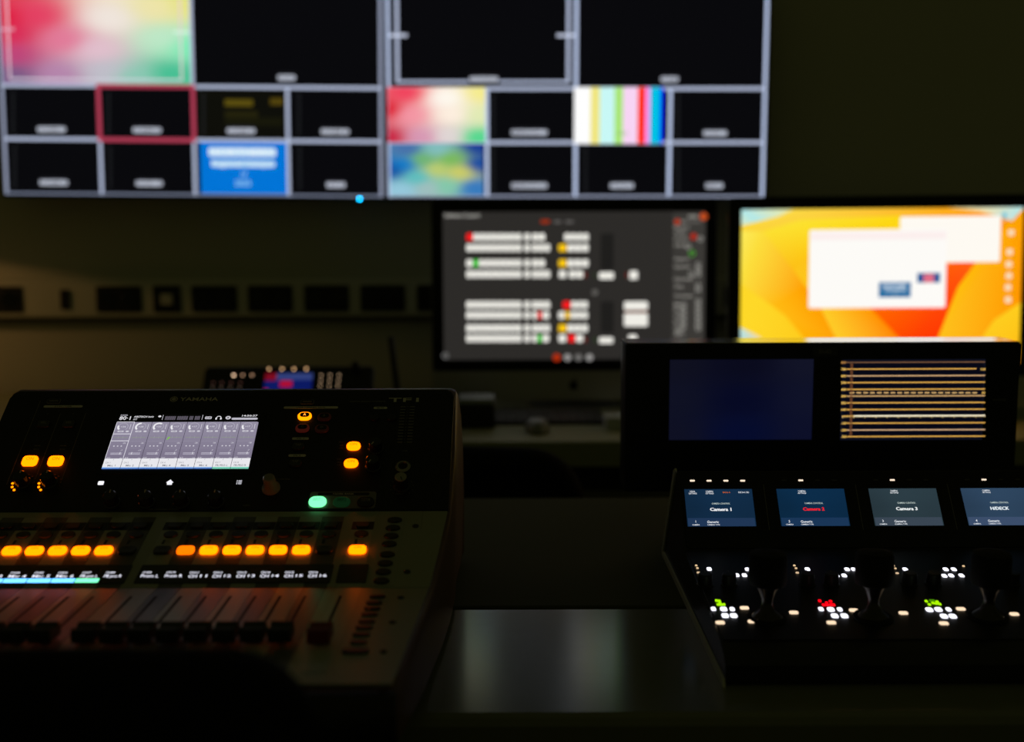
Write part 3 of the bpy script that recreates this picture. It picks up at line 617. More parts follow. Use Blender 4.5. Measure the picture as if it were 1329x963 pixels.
# ------------------------------------------------------------------ mixing console
wy = .003; EX = Vector((math.cos(wy), -math.sin(wy), 0)); EY = Vector((math.sin(wy), math.cos(wy), 0)); EZ = Vector((0, 0, 1))
TA, TB_, TC = (math.radians(a) for a in (37.36, 17.87, 1.0)); LB = 133.81
slope = lambda t: EY * math.cos(t) + EZ * math.sin(t)
OB = Vector((-375.23, 1037.02, -330.2)); OA = OB + slope(TB_) * LB
FA, FB, FC = fr(OA, EX, slope(TA)), fr(OB, EX, slope(TB_)), fr(OB, EX, slope(TC))
UC = 57.5; XC = OB.x + UC
FM = fr((XC, OB.y, 0), EX, EY)                     # console frame: x from its middle, y from the fader hinge
RM = put('mixing_console', None, fr((XC, 1180, DZ), EX, EY), None, 'grey and black digital mixing console with amber-lit buttons and a tilted touchscreen', 'mixing console')
# chassis: loft of cross-sections front to back (y, top, bottom, half width)
st = [(-221, -341, -356, 228), (-220, -339, -372, 231), (-214, -334.6, -380, 233.5), (-180, -334, -386, 236), (-60, -332, -404, 242), (0, -331, -408, 245), (60, -311.5, -408, 250), (127, -290, -408, 254.5), (200, -234.5, -408, 256), (268, -183, -408, 254), (278, -181.5, -408, 254), (292, -186, -408, 254.5), (330, -214, -408, 255.5), (362, -262, -408, 256), (378, -320, -408, 256), (382, -404, -407, 255)]
secs = []
for y, t, bo, hw in st:
    t -= .8; r = min(7, (t - bo) / 2.2); hb = hw - 3 if y > 100 else hw - 2
    secs.append([(-hb, y, bo), (-hw, y, t - r), (-hw + r * .3, y, t - r * .3), (-hw + r, y, t), (hw - r, y, t), (hw - r * .3, y, t - r * .3), (hw, y, t - r), (hb, y, bo)])
b = MB(); b.loft([list(reversed(q)) for q in secs], M_SIDE); put('chassis', b.mesh(smooth=50), FM, RM)
b = MB()
b.loft([list(reversed([(-232, y, z0), (232, y, z0), (232, y, z1), (-232, y, z1)])) for y, z0, z1 in ((-226, -384, -342), (-219, -390, -338.5))], M_BLACK); put('front_trim', b.mesh(), FM, RM)
for sx in (-1, 1):
    for y in (-20, 330):
        b = MB(); b.lathe([(14, DZ), (15, DZ + 2), (13, -405)], M_RUB, sx * 200, y, 16); put('foot', b.mesh(), FM, RM)
# top skins
def skin(F, vs, name, m, z=.4):
    b = MB(); b.loft([[(UC - hw, v, -1.2), (UC + hw, v, -1.2), (UC + hw, v, z), (UC - hw, v, z)] for v, hw in vs], m); return put(name, b.mesh(), F, RM)
skin(FB, ((LB - .6, 250.5), (60, 245.5), (.3, 240.5)), 'channel_panel', M_GREY); skin(FC, ((-.3, 240), (-60, 237), (-218, 229)), 'fader_panel', M_GREY)
b = MB(); out = [(-251.5, .5), (251.5, .5), (251.5, 163), (249, 170), (243, 174), (-243, 174), (-249, 170), (-251.5, 163)]
b.prism([(x + UC, y) for x, y in out], -1, 1.2, M_PANEL, .6); put('display_panel', b.mesh(), FA, RM)
b = MB(); b.loft([[(UC - 244, 174.5, -1), (UC + 244, 174.5, -1), (UC + 244, 174.5, .8), (UC - 244, 174.5, .8)], [(UC - 244, 176, -1), (UC + 244, 176, -1), (UC + 244, 176, .4), (UC - 244, 176, .4)]], mat('edge_grey', (.10, .10, .09), .4)); put('rear_edge', b.mesh(), FA, RM)
Z0 = 1.2
def A(x, y, h=Z0): return uv(FA, x, y, h)
# touchscreen
b = MB(); s0, sw_, vb_, vt_ = -62.7, 19.6, 56.3, 125.0; xe = s0 + 8 * sw_
b.prism(rrect(xe - s0 + 12, 92, 4, 3, (s0 + xe) / 2, 96), Z0, Z0 + .5, M_BEZ, .2); z = Z0 + .7
b.rect(s0, vb_, xe, 137, z, (.001, .001, .001))
G1, G2 = lin((146, 140, 160)), lin((124, 116, 138)); WH = lin((232, 231, 236)); LG = lin((206, 204, 214))
b.face([(s0, vb_ + 15, z + .1), (xe, vb_ + 15, z + .1), (xe, vt_ - 1, z + .1), (xe - 1.5, vt_, z + .1), (s0 + 1.5, vt_, z + .1), (s0, vt_ - 1, z + .1)], screen_mat(), [G2, G2, G1, G1, G1, G1])
names = ['Mic 1', 'Mic 2', 'Mic 3', 'Mic 4', 'Mic 5', 'Mic 6', 'PB PRO L', 'PB PRO R']; gains = ['+34', '+28', '+33', '+17', '+17', '+18', '+17', '+17']
for k in range(8):
    x = s0 + k * sw_; xc = x + sw_ / 2; D = lambda f: vt_ - (vt_ - vb_) * f
    if k: b.rect(x - .25, vb_, x + .25, vt_, z + .5, lin((62, 56, 74)))
    span = (.2, .5, .62, .2, .2, .2, .2, .2)[k]
    for i in range(16):                     # gain dial
        a0, a1 = (math.radians(230 - 280 * q / 16) for q in (i, i + 1)); r0, r1 = (4.1, 6.2) if i / 16 < span else (5.2, 5.9); cxx, cyy = xc - 1.6, D(.105)
        b.face([(cxx + r0 * math.cos(a0), cyy + r0 * math.sin(a0), z + .3), (cxx + r1 * math.cos(a0), cyy + r1 * math.sin(a0), z + .3), (cxx + r1 * math.cos(a1), cyy + r1 * math.sin(a1), z + .3), (cxx + r0 * math.cos(a1), cyy + r0 * math.sin(a1), z + .3)], screen_mat(), WH if i / 16 < span else lin((172, 168, 184)))
    b.text(gains[k], xc - 1.2, D(.105), 2.2, z + .4, col=LG, w=5.5); b.rect(xc + 6.2, D(.16), xc + 6.8, D(.05), z + .3, LG)
    b.flat(rrect(7, 2.2, 1, 2, xc - 2.6, D(.205)), z + .3, LG); b.flat(rrect(3.6, 2.2, 1, 2, xc + 4.8, D(.205)), z + .3, LG); b.text('+48V', xc - 2.6, D(.205), 1.4, z + .4, col=G2, w=4.5)
    b.rect(x + .6, D(.27), x + sw_ - .6, D(.268), z + .3, lin((150, 146, 162))); b.rect(x + 2, D(.342), x + sw_ - 2, D(.336), z + .35, lin((140, 160, 120)))
    for q in (.35, .6): b.rect(x + sw_ * q, D(.36), x + sw_ * q + .25, D(.30), z + .3, lin((160, 156, 172)))
    b.rect(x + .6, D(.42), x + sw_ - .6, D(.416), z + .3, lin((156, 150, 168)))
    if k == 3: b.flat([(x + 1.6, D(.39)), (x + 2.4, D(.39)), (x + 4.6, D(.345)), (x + 5, D(.33)), (x + 3, D(.335))], z + .5, lin((125, 205, 45)))
    for q in (-4, 0, 4): b.flat(ell(.9, .9, 8, xc + q - .5, D(.52)), z + .3, LG)
    b.text('-26', xc + 5.5, D(.455), 1.9, z + .3, col=LG); b.text('-7' if k != 1 else '-17', xc + 5.2, D(.61), 1.9, z + .3, col=LG)
    b.rect(x + .6, D(.565), x + sw_ - .6, D(.562), z + .3, lin((150, 144, 162)))
    for q in (.665, .69): b.rect(x + 4, D(q + .008), x + sw_ - 3, D(q - .004), z + .3, lin((186, 182, 198)))
    b.rect(xc + (4 if k != 1 else -3), D(.70), xc + (5 if k != 1 else -2), D(.65), z + .4, LG)
    b.text('ST', x + 3.6, D(.765), 1.6, z + .3, col=LG, w=4); b.text('-oo', x + sw_ - 3, D(.765), 1.4, z + .3, col=LG)
    wx = x + (.1 if k else 0); b.rect(wx, vb_ + 2.2, x + sw_ - .2, vb_ + 15, z + .4, WH)
    b.rect(wx, vb_, x + sw_ - .2, vb_ + 2.6, z + .45, lin((120, 164, 224)) if k < 6 else lin((120, 206, 182)))
    if k < 6: b.rect(wx, vb_, x + sw_ - .2, vb_ + .8, z + .5, lin((30, 70, 160)))
    b.text('CH %d' % (k + 1), x + 2, vb_ + 9, 2.1, z + .5, col=lin((150, 150, 158)), align='L', w=5.5); b.text(names[k], xc - .2, vb_ + 5, 2.5, z + .5, col=lin((120, 120, 130)), w=8.5 if k < 6 else 13)
    b.rect(xc - .2, vb_ + 12.3, xc + .2, vb_ + 14.3, z + .5, lin((150, 150, 158)))
b.rect(s0 + .2, D(.005), s0 + sw_, D(-.003), z + .6, WH)
for r in ((s0, vb_ + 15, s0 + .5, vt_ - .5), (s0 + sw_ - .3, vb_ + 15, s0 + sw_ + .3, vt_), (s0 + .5, D(.27), s0 + sw_, D(.258)), (s0 + .5, D(.418), s0 + sw_, D(.406))): b.rect(*r, z + .6, lin((226, 224, 234)))
hv = 131
b.text('80·1', s0 + 1.2, hv, 5.2, z + .3, col=WH, align='L', w=12.5); b.text('SCENE', s0 + 1.4, 135.4, 1.6, z + .3, col=LG, align='L', w=8)
b.text('ABSTECH innit', s0 + 17, 133, 2.6, z + .3, col=WH, align='L', w=22); b.text('ST', s0 + 17, 129, 2.0, z + .3, col=WH, align='L', w=4.5); b.flat(ell(1.7, 1.4, 10, s0 + 45.5, 133.4), z + .3, WH)
for xx in (48.8, 93): b.rect(s0 + xx, 128, s0 + xx + .5, 135.5, z + .3, LG)
for i in range(26):
    if i in (8, 17, 21): continue
    b.rect(s0 + 52 + i * 1.5, 128, s0 + 53.1 + i * 1.5, 133.6, z + .3, lin((96, 90, 102)))
b.flat(rrect(7.5, 4, 1, 2, s0 + 100, 131), z + .3, lin((190, 188, 196))); b.text('CUE', s0 + 100, 131, 2, z + .4, col=(.01, .01, .01))
for i in range(10):
    a0, a1 = math.pi * i / 10, math.pi * (i + 1) / 10; b.face([(s0 + 111.5 + r * math.cos(a), 130.5 + r * math.sin(a) * 1.1, z + .3) for r, a in ((2.2, a0), (3, a0), (3, a1), (2.2, a1))], screen_mat(), WH)
for q in (-2.6, 2.6): b.rect(s0 + 111.5 + q - .9, 128.3, s0 + 111.5 + q + .9, 130.8, z + .35, WH)
b.flat(ell(3, 2.6, 12, s0 + 122, 131), z + .3, lin((200, 198, 206))); b.flat(ell(1.1, 1, 8, s0 + 122, 131), z + .4, (.02, .02, .02))
b.text('14:50:37', s0 + 145.5, 134, 2.6, z + .3, col=WH, w=17); b.flat(rrect(29, 3, 1.4, 3, s0 + 140.5, 129.4), z + .3, lin((190, 188, 200)))
put('touchscreen', b.mesh(smooth=0), FA, RM)
# lit icons under the screen
p = A(131, 627); b = MB(); b.prism(rrect(6, 5, .8, 2, *p), Z0, Z0 + .4, glow((1, 1, 1.05))); put('touch_icon', b.mesh(), FA, RM, 'lit square icon')
p = A(220.5, 626); b = MB(); b.prism([(p[0] + x, p[1] + y) for x, y in ((-3.8, -.4), (-2.6, -.4), (-2.6, -3.4), (2.6, -3.4), (2.6, -.4), (3.8, -.4), (0, 3.6))], Z0, Z0 + .4, glow((.9, .9, .95))); put('touch_icon', b.mesh(), FA, RM, 'lit home icon')
p = A(310.5, 626); b = MB()
for i in (-2, 0, 2): b.box(p[0] - 1, p[0] + 2.6, p[1] + i - .6, p[1] + i + .6, Z0, Z0 + .4, glow((.45, .45, .5))); b.box(p[0] - 2.8, p[0] - 1.8, p[1] + i - .6, p[1] + i + .6, Z0, Z0 + .4, glow((.45, .45, .5)))
put('touch_icon', b.mesh(), FA, RM, 'lit list icon')
# printed lines and words
b = MB()
p = A(255, 518); b.text('YAMAHA', p[0] + 3, p[1], 5.4, Z0 + .1, M_INK, w=43); lg = (p[0] - 25.5, p[1])
for i in range(24):
    a0, a1 = 2 * math.pi * i / 24, 2 * math.pi * (i + 1) / 24; b.face([(lg[0] + r * math.cos(a), lg[1] + r * math.sin(a), Z0 + .1) for r, a in ((3.6, a0), (4.2, a0), (4.2, a1), (3.6, a1))], M_INK)
for i in range(3):
    a = math.radians(90 + 120 * i); c, s = math.cos(a), math.sin(a)
    b.face([(lg[0] + c * r - s * q, lg[1] + s * r + c * q, Z0 + .1) for r, q in ((-2.6, -.4), (3.5, -.4), (3.5, .4), (-2.6, .4))], M_INK)
    for q in (-.9, .9): b.face([(lg[0] - c * r - s * (q + e), lg[1] - s * r + c * (q + e), Z0 + .1) for r, e in ((.6, -.2), (3.0, -.2), (3.0, .2), (.6, .2))], M_INK)
for s_, x, y, h, w in (('DIGITAL MIXING CONSOLE', 477, 521, 1.7, 40), ('TF1', 524, 519, 6.2, 34), ('USER DEFINED KEYS', 403.5, 530, 0, 0), ('PEAK', 443, 574, 1.3, 5), ('SIG', 443, 578, 1.3, 4), ('CUE', 442, 581.5, 1.3, 4), ('PEAK', 440, 596, 1.3, 5), ('SIG', 440, 600, 1.3, 4), ('CUE', 439.5, 603.5, 1.3, 4), ('LEVEL', 486, 606.5, 1.3, 7), ('LEVEL', 519, 641, 1.4, 7), ('TOUCH AND TURN', 365, 622, 1.5, 18), ('USER DEFINED KNOBS', 211, 661, 1.4, 34), ('SHIFT', 320, 656, 1.5, 8), ('CUE', 525.5, 585, 1.4, 5), ('PEAK', 49, 578.5, 1.5, 7), ('SIG', 47, 583, 1.5, 6), ('PEAK', 82.5, 578.5, 1.5, 7), ('SIG', 81, 583, 1.5, 6), ('1', 62, 537, 1.8, None), ('2', 95, 537, 1.8, None)):
    if h: p = A(x, y); b.text(s_, p[0], p[1], h, Z0 + .1, M_INK_D if h < 6 else M_INK, w=w)
for (xa, ya), (xb, yb) in (((53, 520.3), (8, 629)), ((78.6, 537.1), (42.4, 629.9)), ((111.8, 536.2), (76.9, 630.7))):
    p, q = A(xa, ya), A(xb, yb); xm = (p[0] + q[0]) / 2; b.box(xm - .2, xm + .2, q[1], p[1], Z0, Z0 + .1, M_INK_D)
put('panel_lettering', b.mesh(smooth=0), FA, RM, kind='stuff')
def pillbar(x, y, w, t, name='caption_bar'):
    p = A(x, y); b = MB(); b.prism(rrect(w, 3.4, 1.7, 3, *p), Z0, Z0 + .25, M_INK); b.text(t, p[0], p[1], 1.8, Z0 + .3, M_PANEL, w=min(w - 6, len(t) * 1.9)); put(name, b.mesh(smooth=0), FA, RM)
for a in ((82, 527.6, 44, 'STIN / USB'), (403.5, 529, 61, 'USER DEFINED KEYS'), (493.8, 529.5, 15.5, 'MUTE'), (390, 569.3, 18.5, 'FX 1'), (385.7, 591.3, 19, 'FX 2')): pillbar(*a)
# USB sockets
for x, y in ((70, 521), (399, 522)):
    p = A(x, y); b = MB(); b.prism(rrect(15, 6.5, 1.2, 2), Z0, Z0 + .6, M_INK_D, .2); q = put('usb_socket', b.mesh(), sub(FA, *p), RM); b = MB(); b.prism(rrect(13.8, 5.4, .8, 2), Z0 + .6, Z0 + .8, M_BEZ); b.box(-5, 5, -.4, .8, Z0 + .8, Z0 + 1, M_INK_D); put('usb_contact', b.mesh(), sub(FA, *p), q)
# button makers
bm = {}
def button(F, x, y, w, h, r, m, txt=None, tm=None, hgt=2.6, base=Z0, name='on_button', th=None, raw=False, tw=.5, ty=.16):
    p = (x, y) if raw else uv(F, x, y, base + hgt)
    k = (w, h, r, m.name, hgt, base)
    if k not in bm: b = MB(); b.prism(rrect(w, h, r, 4), base - .4, base + hgt, m, .8); bm[k] = b.mesh()
    o = put(name, bm[k], sub(F, *p), RM)
    if txt:
        k2 = (txt, w, hgt, base, tm.name)
        if k2 not in bm: b = MB(); b.text(txt, 0, h * ty, th or h * .3, base + hgt + .1, tm, w=w * tw); bm[k2] = b.mesh(smooth=0)
        put('lettering', bm[k2], sub(F, *p), o)
    return o
G_AMB = glow(AMB); G_AT = glow((1.3, .22, 0)); G_GRN = glow((.30, 1.9, .66)); G_GT = glow((.12, .62, .34))
for x in (38.2, 71.8): button(FA, x, 597, 16.2, 13.5, 4, G_AMB, 'ON', G_AT)
button(FA, 458.7, 577.7, 15.2, 11.4, 5.6, G_AMB, 'ON', G_AT); button(FA, 455.4, 600, 15.4, 11.8, 5.8, G_AMB, 'ON', G_AT)
for x in (56.3, 88.8): button(FA, x, 549.5, 13.2, 10, 2, mat('dim_key', (.02, .02, .018), .4), 'SEL', M_INK_D, 2.2, name='select_button')
button(FA, 412, 650, 18.4, 13.4, 6.6, G_GRN, 'INPUT 1', G_GT, name='bank_button'); button(FA, 443.2, 650.5, 18, 13, 6.4, mat('dim_green', (.012, .06, .025), .4, emit=(.0015, .014, .004)), 'INPUT 2', M_BEZ, name='bank_button'); button(FA, 474.3, 650.5, 18, 13, 6.4, M_BLACK, 'CUSTOM', M_INK_D, name='bank_button')
p0, p1 = A(399.5, 660), A(489, 638); b = MB(); b.prism(rrect(p1[0] - p0[0], p1[1] - p0[1], 3, 3, (p0[0] + p1[0]) / 2, (p0[1] + p1[1]) / 2), Z0 - .5, Z0 + .2, mat('bank_plate', (.16, .16, .14), .45)); p = A(446, 641.3); b.prism(rrect(54, 3.6, 1.7, 3, *p), Z0 + .2, Z0 + .4, M_PANEL); b.text('FADER BANK', p[0], p[1], 2, Z0 + .5, M_INK, w=22); put('bank_plate', b.mesh(smooth=0), FA, RM)
for x, y, on, t in ((395.2, 539, 2, 'A'), (420.7, 540.2, 0, 'B'), (392.3, 554.6, 1, 'C'), (417.5, 555.4, 0, 'D')):   # ring keys
    em = {2: glow((2.6, .56, 0)), 1: mat('dim_red', (.05, .01, .01), .4, emit=(.03, .003, .002)), 0: mat('off_red', (.03, .012, .01), .4, emit=(.005, .0006, .0004))}[on]
    p = uv(FA, x, y, Z0 + 2.4); b = MB(); b.prism(rrect(15.4, 11.6, 5.6, 5), Z0 - .4, Z0 + 2.2, em, .6); o = put('user_key', b.mesh(), sub(FA, *p), RM)
    b = MB(); b.prism(rrect(10.6, 6.6, 3.2, 4, 0, 1.1), Z0 + 2.2, Z0 + 2.5, M_BEZ, .1); put('key_face', b.mesh(), sub(FA, *p), o)
    b = MB(); b.text(t, 0, 1.3, 3, Z0 + 2.6, {2: glow((3.5, .9, .1))}.get(on, M_INK_D)); put('lettering', b.mesh(smooth=0), sub(FA, *p), o)
for x, y in ((386.8, 578.5), (383, 600)): button(FA, x, y, 13.5, 10, 4.5, mat('dim_key2', (.018, .02, .018), .4), 'TAP', M_INK_D, name='tap_button')
for x in (492, 514): button(FA, x - 6, 541, 10.5, 9, 4, M_BLACK, None, name='mute_button')
# LED arcs and knobs on the left
knob = MB(); knob.lathe([(8.6, 0), (8.6, 1.5), (7.4, 2.5), (6.8, 13), (5.6, 14.2)], M_BLACK_G, n=22); knob.box(-.5, .5, 2.5, 6.4, 14.2, 14.5, M_INK); knob = knob.mesh()
led = MB(); led.lathe([(1.35, 0), (1.35, .5), (.8, .8)], glow((3.0, .6, 0)), n=8); led = led.mesh(); ledoff = MB(); ledoff.lathe([(1.2, 0), (1.2, .4), (.7, .6)], M_BEZ, n=8); ledoff = ledoff.mesh()
for x in (30.3, 64.6):
    p = A(x, 627.5); kk = put('gain_knob', knob, sub(FA, p[0], p[1], Z0), RM)
    for i in range(11):
        a = math.radians(232 - 26 * i); put('level_light', led if i < 5 else ledoff, sub(FA, p[0] + 11.3 * math.cos(a), p[1] + 11.3 * math.sin(a), Z0), RM)
for x, y in ((488, 583), (484.5, 606)): p = A(x, y); put('send_knob', knob, sub(FA, p[0], p[1], Z0, 150), RM)
for x in (146, 191, 236, 281): p = A(x, 653); put('screen_encoder', knob, sub(FA, p[0], p[1], Z0), RM)
b = MB(); b.lathe([(9.6, 0), (9.6, 2), (7.6, 4), (6.6, 6), (6.2, 17), (5, 18.4)], mat('knob_grey', (.20, .20, .18), .3), n=26); p = A(352, 634); put('main_encoder', b.mesh(), sub(FA, p[0], p[1], Z0), RM, 'grey turn knob beside the touchscreen')
# headphone socket and level knob
b = MB(); b.lathe([(8.2, 0), (8.2, 1.2), (6.6, 2.4), (5.2, 2.4), (4.6, 1.2), (4.4, .6)], mat('jack_nut', (.30, .29, .26), .3, metal=.8), n=22); p = A(523, 606); j = put('phones_socket', b.mesh(), sub(FA, p[0], p[1], Z0), RM); b = MB(); b.lathe([(4.4, .5), (4.4, .7)], M_BEZ, n=16); put('phones_hole', b.mesh(), sub(FA, p[0], p[1], Z0), j)
b = MB(); b.lathe([(9, 0), (9, 1.5), (7.4, 3), (6.8, 15), (6.6, 16)], M_BLACK, n=24); p = A(521.5, 632); kk = put('phones_knob', b.mesh(), sub(FA, p[0], p[1], Z0), RM); b = MB(); b.lathe([(6.2, 15.5), (6.2, 16.4), (5.6, 16.8)], mat('knob_cap', (.30, .29, .25), .5), n=22); b.box(-.4, .4, 0, 5.6, 16.8, 17, M_BEZ); put('knob_cap', b.mesh(), sub(FA, p[0], p[1], Z0, 200), kk)
b = MB()
for i in range(11): a = math.radians(225 - 27 * i); b.lathe([(.5, 0), (.5, .2)], M_INK_D, p[0] + 12 * math.cos(a), p[1] + 12 * math.sin(a), 6)
put('knob_scale', b.mesh(), sub(FA, 0, 0, Z0), RM)
# level meter ladder
pa, pb_ = A(529, 528), A(525, 574); b = MB()
for i in range(13):
    v = pb_[1] + (pa[1] - pb_[1]) * i / 12
    for sx in (-8, 2.5): b.box(pb_[0] + sx, pb_[0] + sx + 5.6, v - .5, v + .5, Z0, Z0 + .2, M_INK_D)
    b.text(str(abs(6 * (i - 12))) if i < 12 else 'OV', pb_[0], v, 1.1, Z0 + .2, M_INK_D)
put('level_meter', b.mesh(smooth=0), FA, RM)

# channel strips on the sloping panel
G2_, GM, PT = 34.59, 224.2, 22.5; ZB = .4
strips = [(-k * PT, (k + 1) % 2 == 0, 8 - k, 1) for k in range(7, -1, -1)] + [(G2_ + k * PT, k % 2 == 0, 9 + k, 2) for k in range(8)] + [(GM, True, 0, 3)]
vo, vc = 60.4, 89.2
Bv = lambda y: uv(FB, 300, y, ZB)[1]
vtop, vcue0, vcue1, vnd1, vnd0 = Bv(671.3), Bv(678.2), Bv(688.2), Bv(733.6), Bv(757.5)
circ = {}
nm = {4: 'Mic 4', 5: 'Mic 5', 6: 'Mic 6', 7: 'PB pro L', 8: 'PB pro R', 9: 'Prom L', 10: 'Prom R'}
sel = MB(); sel.prism(ell(7, 5.8, 20), -.4, 1.8, mat('select_black', (.014, .014, .013), .4), .6); sel = sel.mesh()
cue = MB(); cue.prism(rrect(13, 8.5, 3, 3), -.2, 1.6, mat('cue_black', (.016, .016, .016), .35), .5); cue = cue.mesh()
vst, vsb = -23.5, -133.0
cap = MB()
M_CAP = mat('fader_cap', (.012, .012, .012), .5); M_CAP2 = mat('fader_line', (.2, .2, .19), .5)
def cap_mesh(m):
    b = MB(); secs = []
    for y, hh, ww in ((-12.5, 3, 9.5), (-12.5, 10, 9.2), (-11, 13.2, 8.8), (-8, 13.6, 8.6), (-2.5, 10.5, 8.6), (2.5, 10.5, 8.6), (8, 13.6, 8.6), (11, 13.2, 8.8), (12.5, 10, 9.2), (12.5, 3, 9.5)):
        secs.append([(-ww, y, hh), (ww, y, hh)])
    out = [(y, hh) for y, hh in ((-11, 3), (-11.2, 10), (-9.6, 14), (-7, 14.4), (-2, 11.4), (2, 11.4), (7, 14.4), (9.6, 14), (11.2, 10), (11, 3))]
    b.loft([[(x, y, z) for y, z in out] for x in (-9, 9)], m); b.box(-.8, .8, -6, 6, -3, 3.2, M_BEZ); b.box(-8.8, 8.8, -.4, .4, 11.4, 11.6, M_CAP2); return b.mesh()
cap_b, cap_r = cap_mesh(M_CAP), cap_mesh(M_RED)
ledm = MB()
for i in range(3): ledm.box(-4.8, -2.2, -2.6 * i - .9, -2.6 * i + .9, 0, .3, M_BEZ); ledm.text(('PEAK', 'SIG', 'CUE')[i], -1, -2.6 * i, 1.4, .2, M_INK_D, align='L', w=5)
ledm = ledm.mesh(smooth=0)
OFF = mat('key_off', (.035, .033, .03), .4)
vcap = uv(FC, 191, 813.5, 13)[1]
for u, light, ch, blk in strips:
    m = M_STRIP_L if light else M_STRIP_D
    b = MB(); b.box(u - PT / 2 + .25, u + PT / 2 - .25, vnd1, vtop, 0, ZB + .4, m); s = put('channel_strip', b.mesh(), FB, RM)
    b = MB(); b.box(u - PT / 2 + .25, u + PT / 2 - .25, .4, vnd0 - .5, 0, ZB + .4, m); put('lower_strip', b.mesh(), FB, s)
    b = MB(); b.box(u - PT / 2 + .25, u + PT / 2 - .25, -196, -.8, 0, ZB + .4, m); put('fader_strip', b.mesh(), FC, s)
    b = MB(); b.box(u - PT / 2 + .35, u + PT / 2 - .35, vcue1, vcue0, ZB, ZB + .6, M_BEZ); put('cue_field', b.mesh(), FB, s)
    put('cue_button', cue, sub(FB, u, (vcue0 + vcue1) / 2, ZB + .6), s); put('select_button', sel, sub(FB, u + .3, vc, ZB + .4), s); put('level_lights', ledm, sub(FB, u, vc - 10, ZB + .45), s)
    lit = ch not in (8, 9, 16); mm = G_AMB if lit and ch != 10 else (glow((2.0, .26, .0)) if ch == 10 else OFF)
    o = button(FB, u, vo, 16.8, 12.2, 4.2, mm, 'ON', G_AT if lit else M_BEZ, 3.0, ZB + .4, raw=True, tw=.42)
    b = MB(); b.box(u - .1 - 4.5 - 1.35, u - .1 - 4.5 + 1.35, vst - 105, vst, ZB + .4, ZB + .5, M_RUB); b.box(u - 4.5 - .05 - 1.2, u - 4.5 + 1.1, vst - 105, vst - 104, ZB + .4, ZB + .6, M_RUB); put('fader_slot', b.mesh(), FC, s)
    put('fader_cap', cap_r if blk == 3 else cap_b, sub(FC, u - 4.5, vcap - (0 if blk < 3 else 2), ZB), s)
# name displays
for u0_, u1_, chs in ((-7.5 * PT, .5 * PT, range(1, 9)), (G2_ - .5 * PT, G2_ + 7.5 * PT, range(9, 17)), (GM - 12.5, GM + 12.5, [])):
    b = MB(); b.prism(rrect(u1_ - u0_ + 3, vnd1 - vnd0, 1.5, 2, (u0_ + u1_) / 2, (vnd1 + vnd0) / 2), 0, ZB + .9, mat('name_glass', (.006, .006, .008), .25)); z = ZB + 1.1
    o = put('name_display', b.mesh(), FB, RM); b = MB()
    v = uv(FB, 300, 745.6, ZB + 1)[1]; vbar = uv(FB, 300, 752.9, ZB + 1)[1]
    for i, ch in enumerate(chs):
        u = u0_ + (i + .5) * PT; c = (1.0, 1.0, 1.15)
        if ch > 10: b.text('CH%d' % ch, u - 5, v + 3.2, 3.2, z, col=c, w=8.5); b.text('CH', u - 5, v - 2.6, 4.6, z, col=c, w=8); b.text(str(ch), u + 5.2, v - 2.2, 4.0, z, col=c, w=6.5)
        else: b.text('CH%02d' % ch, u - 4.5, v + 3.8, 2.8, z, col=c, w=8.5); b.text(nm.get(ch, 'Mic %d' % ch), u - .5, v - 1.8, 4.6, z, col=c, w=16.5)
        if ch < 7: b.rect(u - 10.8, vbar - 3.2, u + 10.8, vbar + 3.2, z, (.30, 1.15, 2.6))
        elif ch == 7: b.rect(u - 10.8, vbar - 3.2, u + 10.8, vbar + 3.2, z, (.30, 1.6, .8))
    if len(b.v): put('name_lettering', b.mesh(smooth=0), FB, o)
# right-hand key columns, frames and screws
b = MB(); pa, pb_ = uv(FB, 510, 669.5, ZB), uv(FB, 493, 760, ZB); b.prism(rrect(23, pa[1] - pb_[1], 2, 2, (uv(FB, 503.5, 712, ZB)[0]), (pa[1] + pb_[1]) / 2), 0, ZB + .3, mat('key_plate', (.30, .30, .25), .4)); put('key_plate', b.mesh(), FB, RM)
ov = MB(); ov.prism(ell(7.4, 4.8, 20), -.3, 1.8, mat('select_black', (.014, .014, .013), .4), .6); ov = ov.mesh()
for x, y in ((512.3, 673.8), (509.8, 684), (507.6, 694.5), (505.1, 704.8), (502.5, 718.4), (499.9, 729.8), (497.4, 741), (495, 752.6)):
    p = uv(FB, x, y, ZB + 2); put('group_key', ov, sub(FB, p[0], p[1], ZB + .3), RM)
fin = MB(); fin.prism(rrect(14.5, 7, 3.4, 4), -.3, 1.8, M_BLACK, .6); fin = fin.mesh(); finw = MB(); finw.prism(rrect(22, 10, 4.8, 4), -.3, 2, M_BLACK, .6); finw = finw.mesh()
for i, (x, y) in enumerate(((490, 773), (485.6, 781), (483, 788.5), (479.3, 796), (475.8, 805), (472.2, 813), (468.5, 822), (465, 832), (461, 843.6))):
    p = uv(FC, x, y, 2); put('shift_key' if i == 8 else 'scene_key', finw if i == 8 else fin, sub(FC, p[0], p[1], ZB), RM)
scw = MB(); scw.lathe([(3.2, 0), (3.2, .8), (2, 1.4)], M_STEEL if False else mat('screw', (.03, .03, .028), .4), n=14); scw.box(-1.6, 1.6, -.3, .3, 1.4, 1.5, M_BEZ); scw = scw.mesh()
for F_, x, y in ((FB, 539.3, 683), (FB, 528.4, 742.4), (FC, 520, 776), (FC, 509.5, 808), (FC, 497.4, 846)):
    p = uv(F_, x, y, ZB); put('screw', scw, sub(F_, p[0], p[1], ZB), RM)
b = MB(); p = uv(FB, 549, 665, ZB); q = uv(FB, 546, 690, ZB); b.box(p[0] - .2, p[0] + .2, q[1], LB - 1, ZB, ZB + .1, M_INK_D); put('panel_seam', b.mesh(), FB, RM)

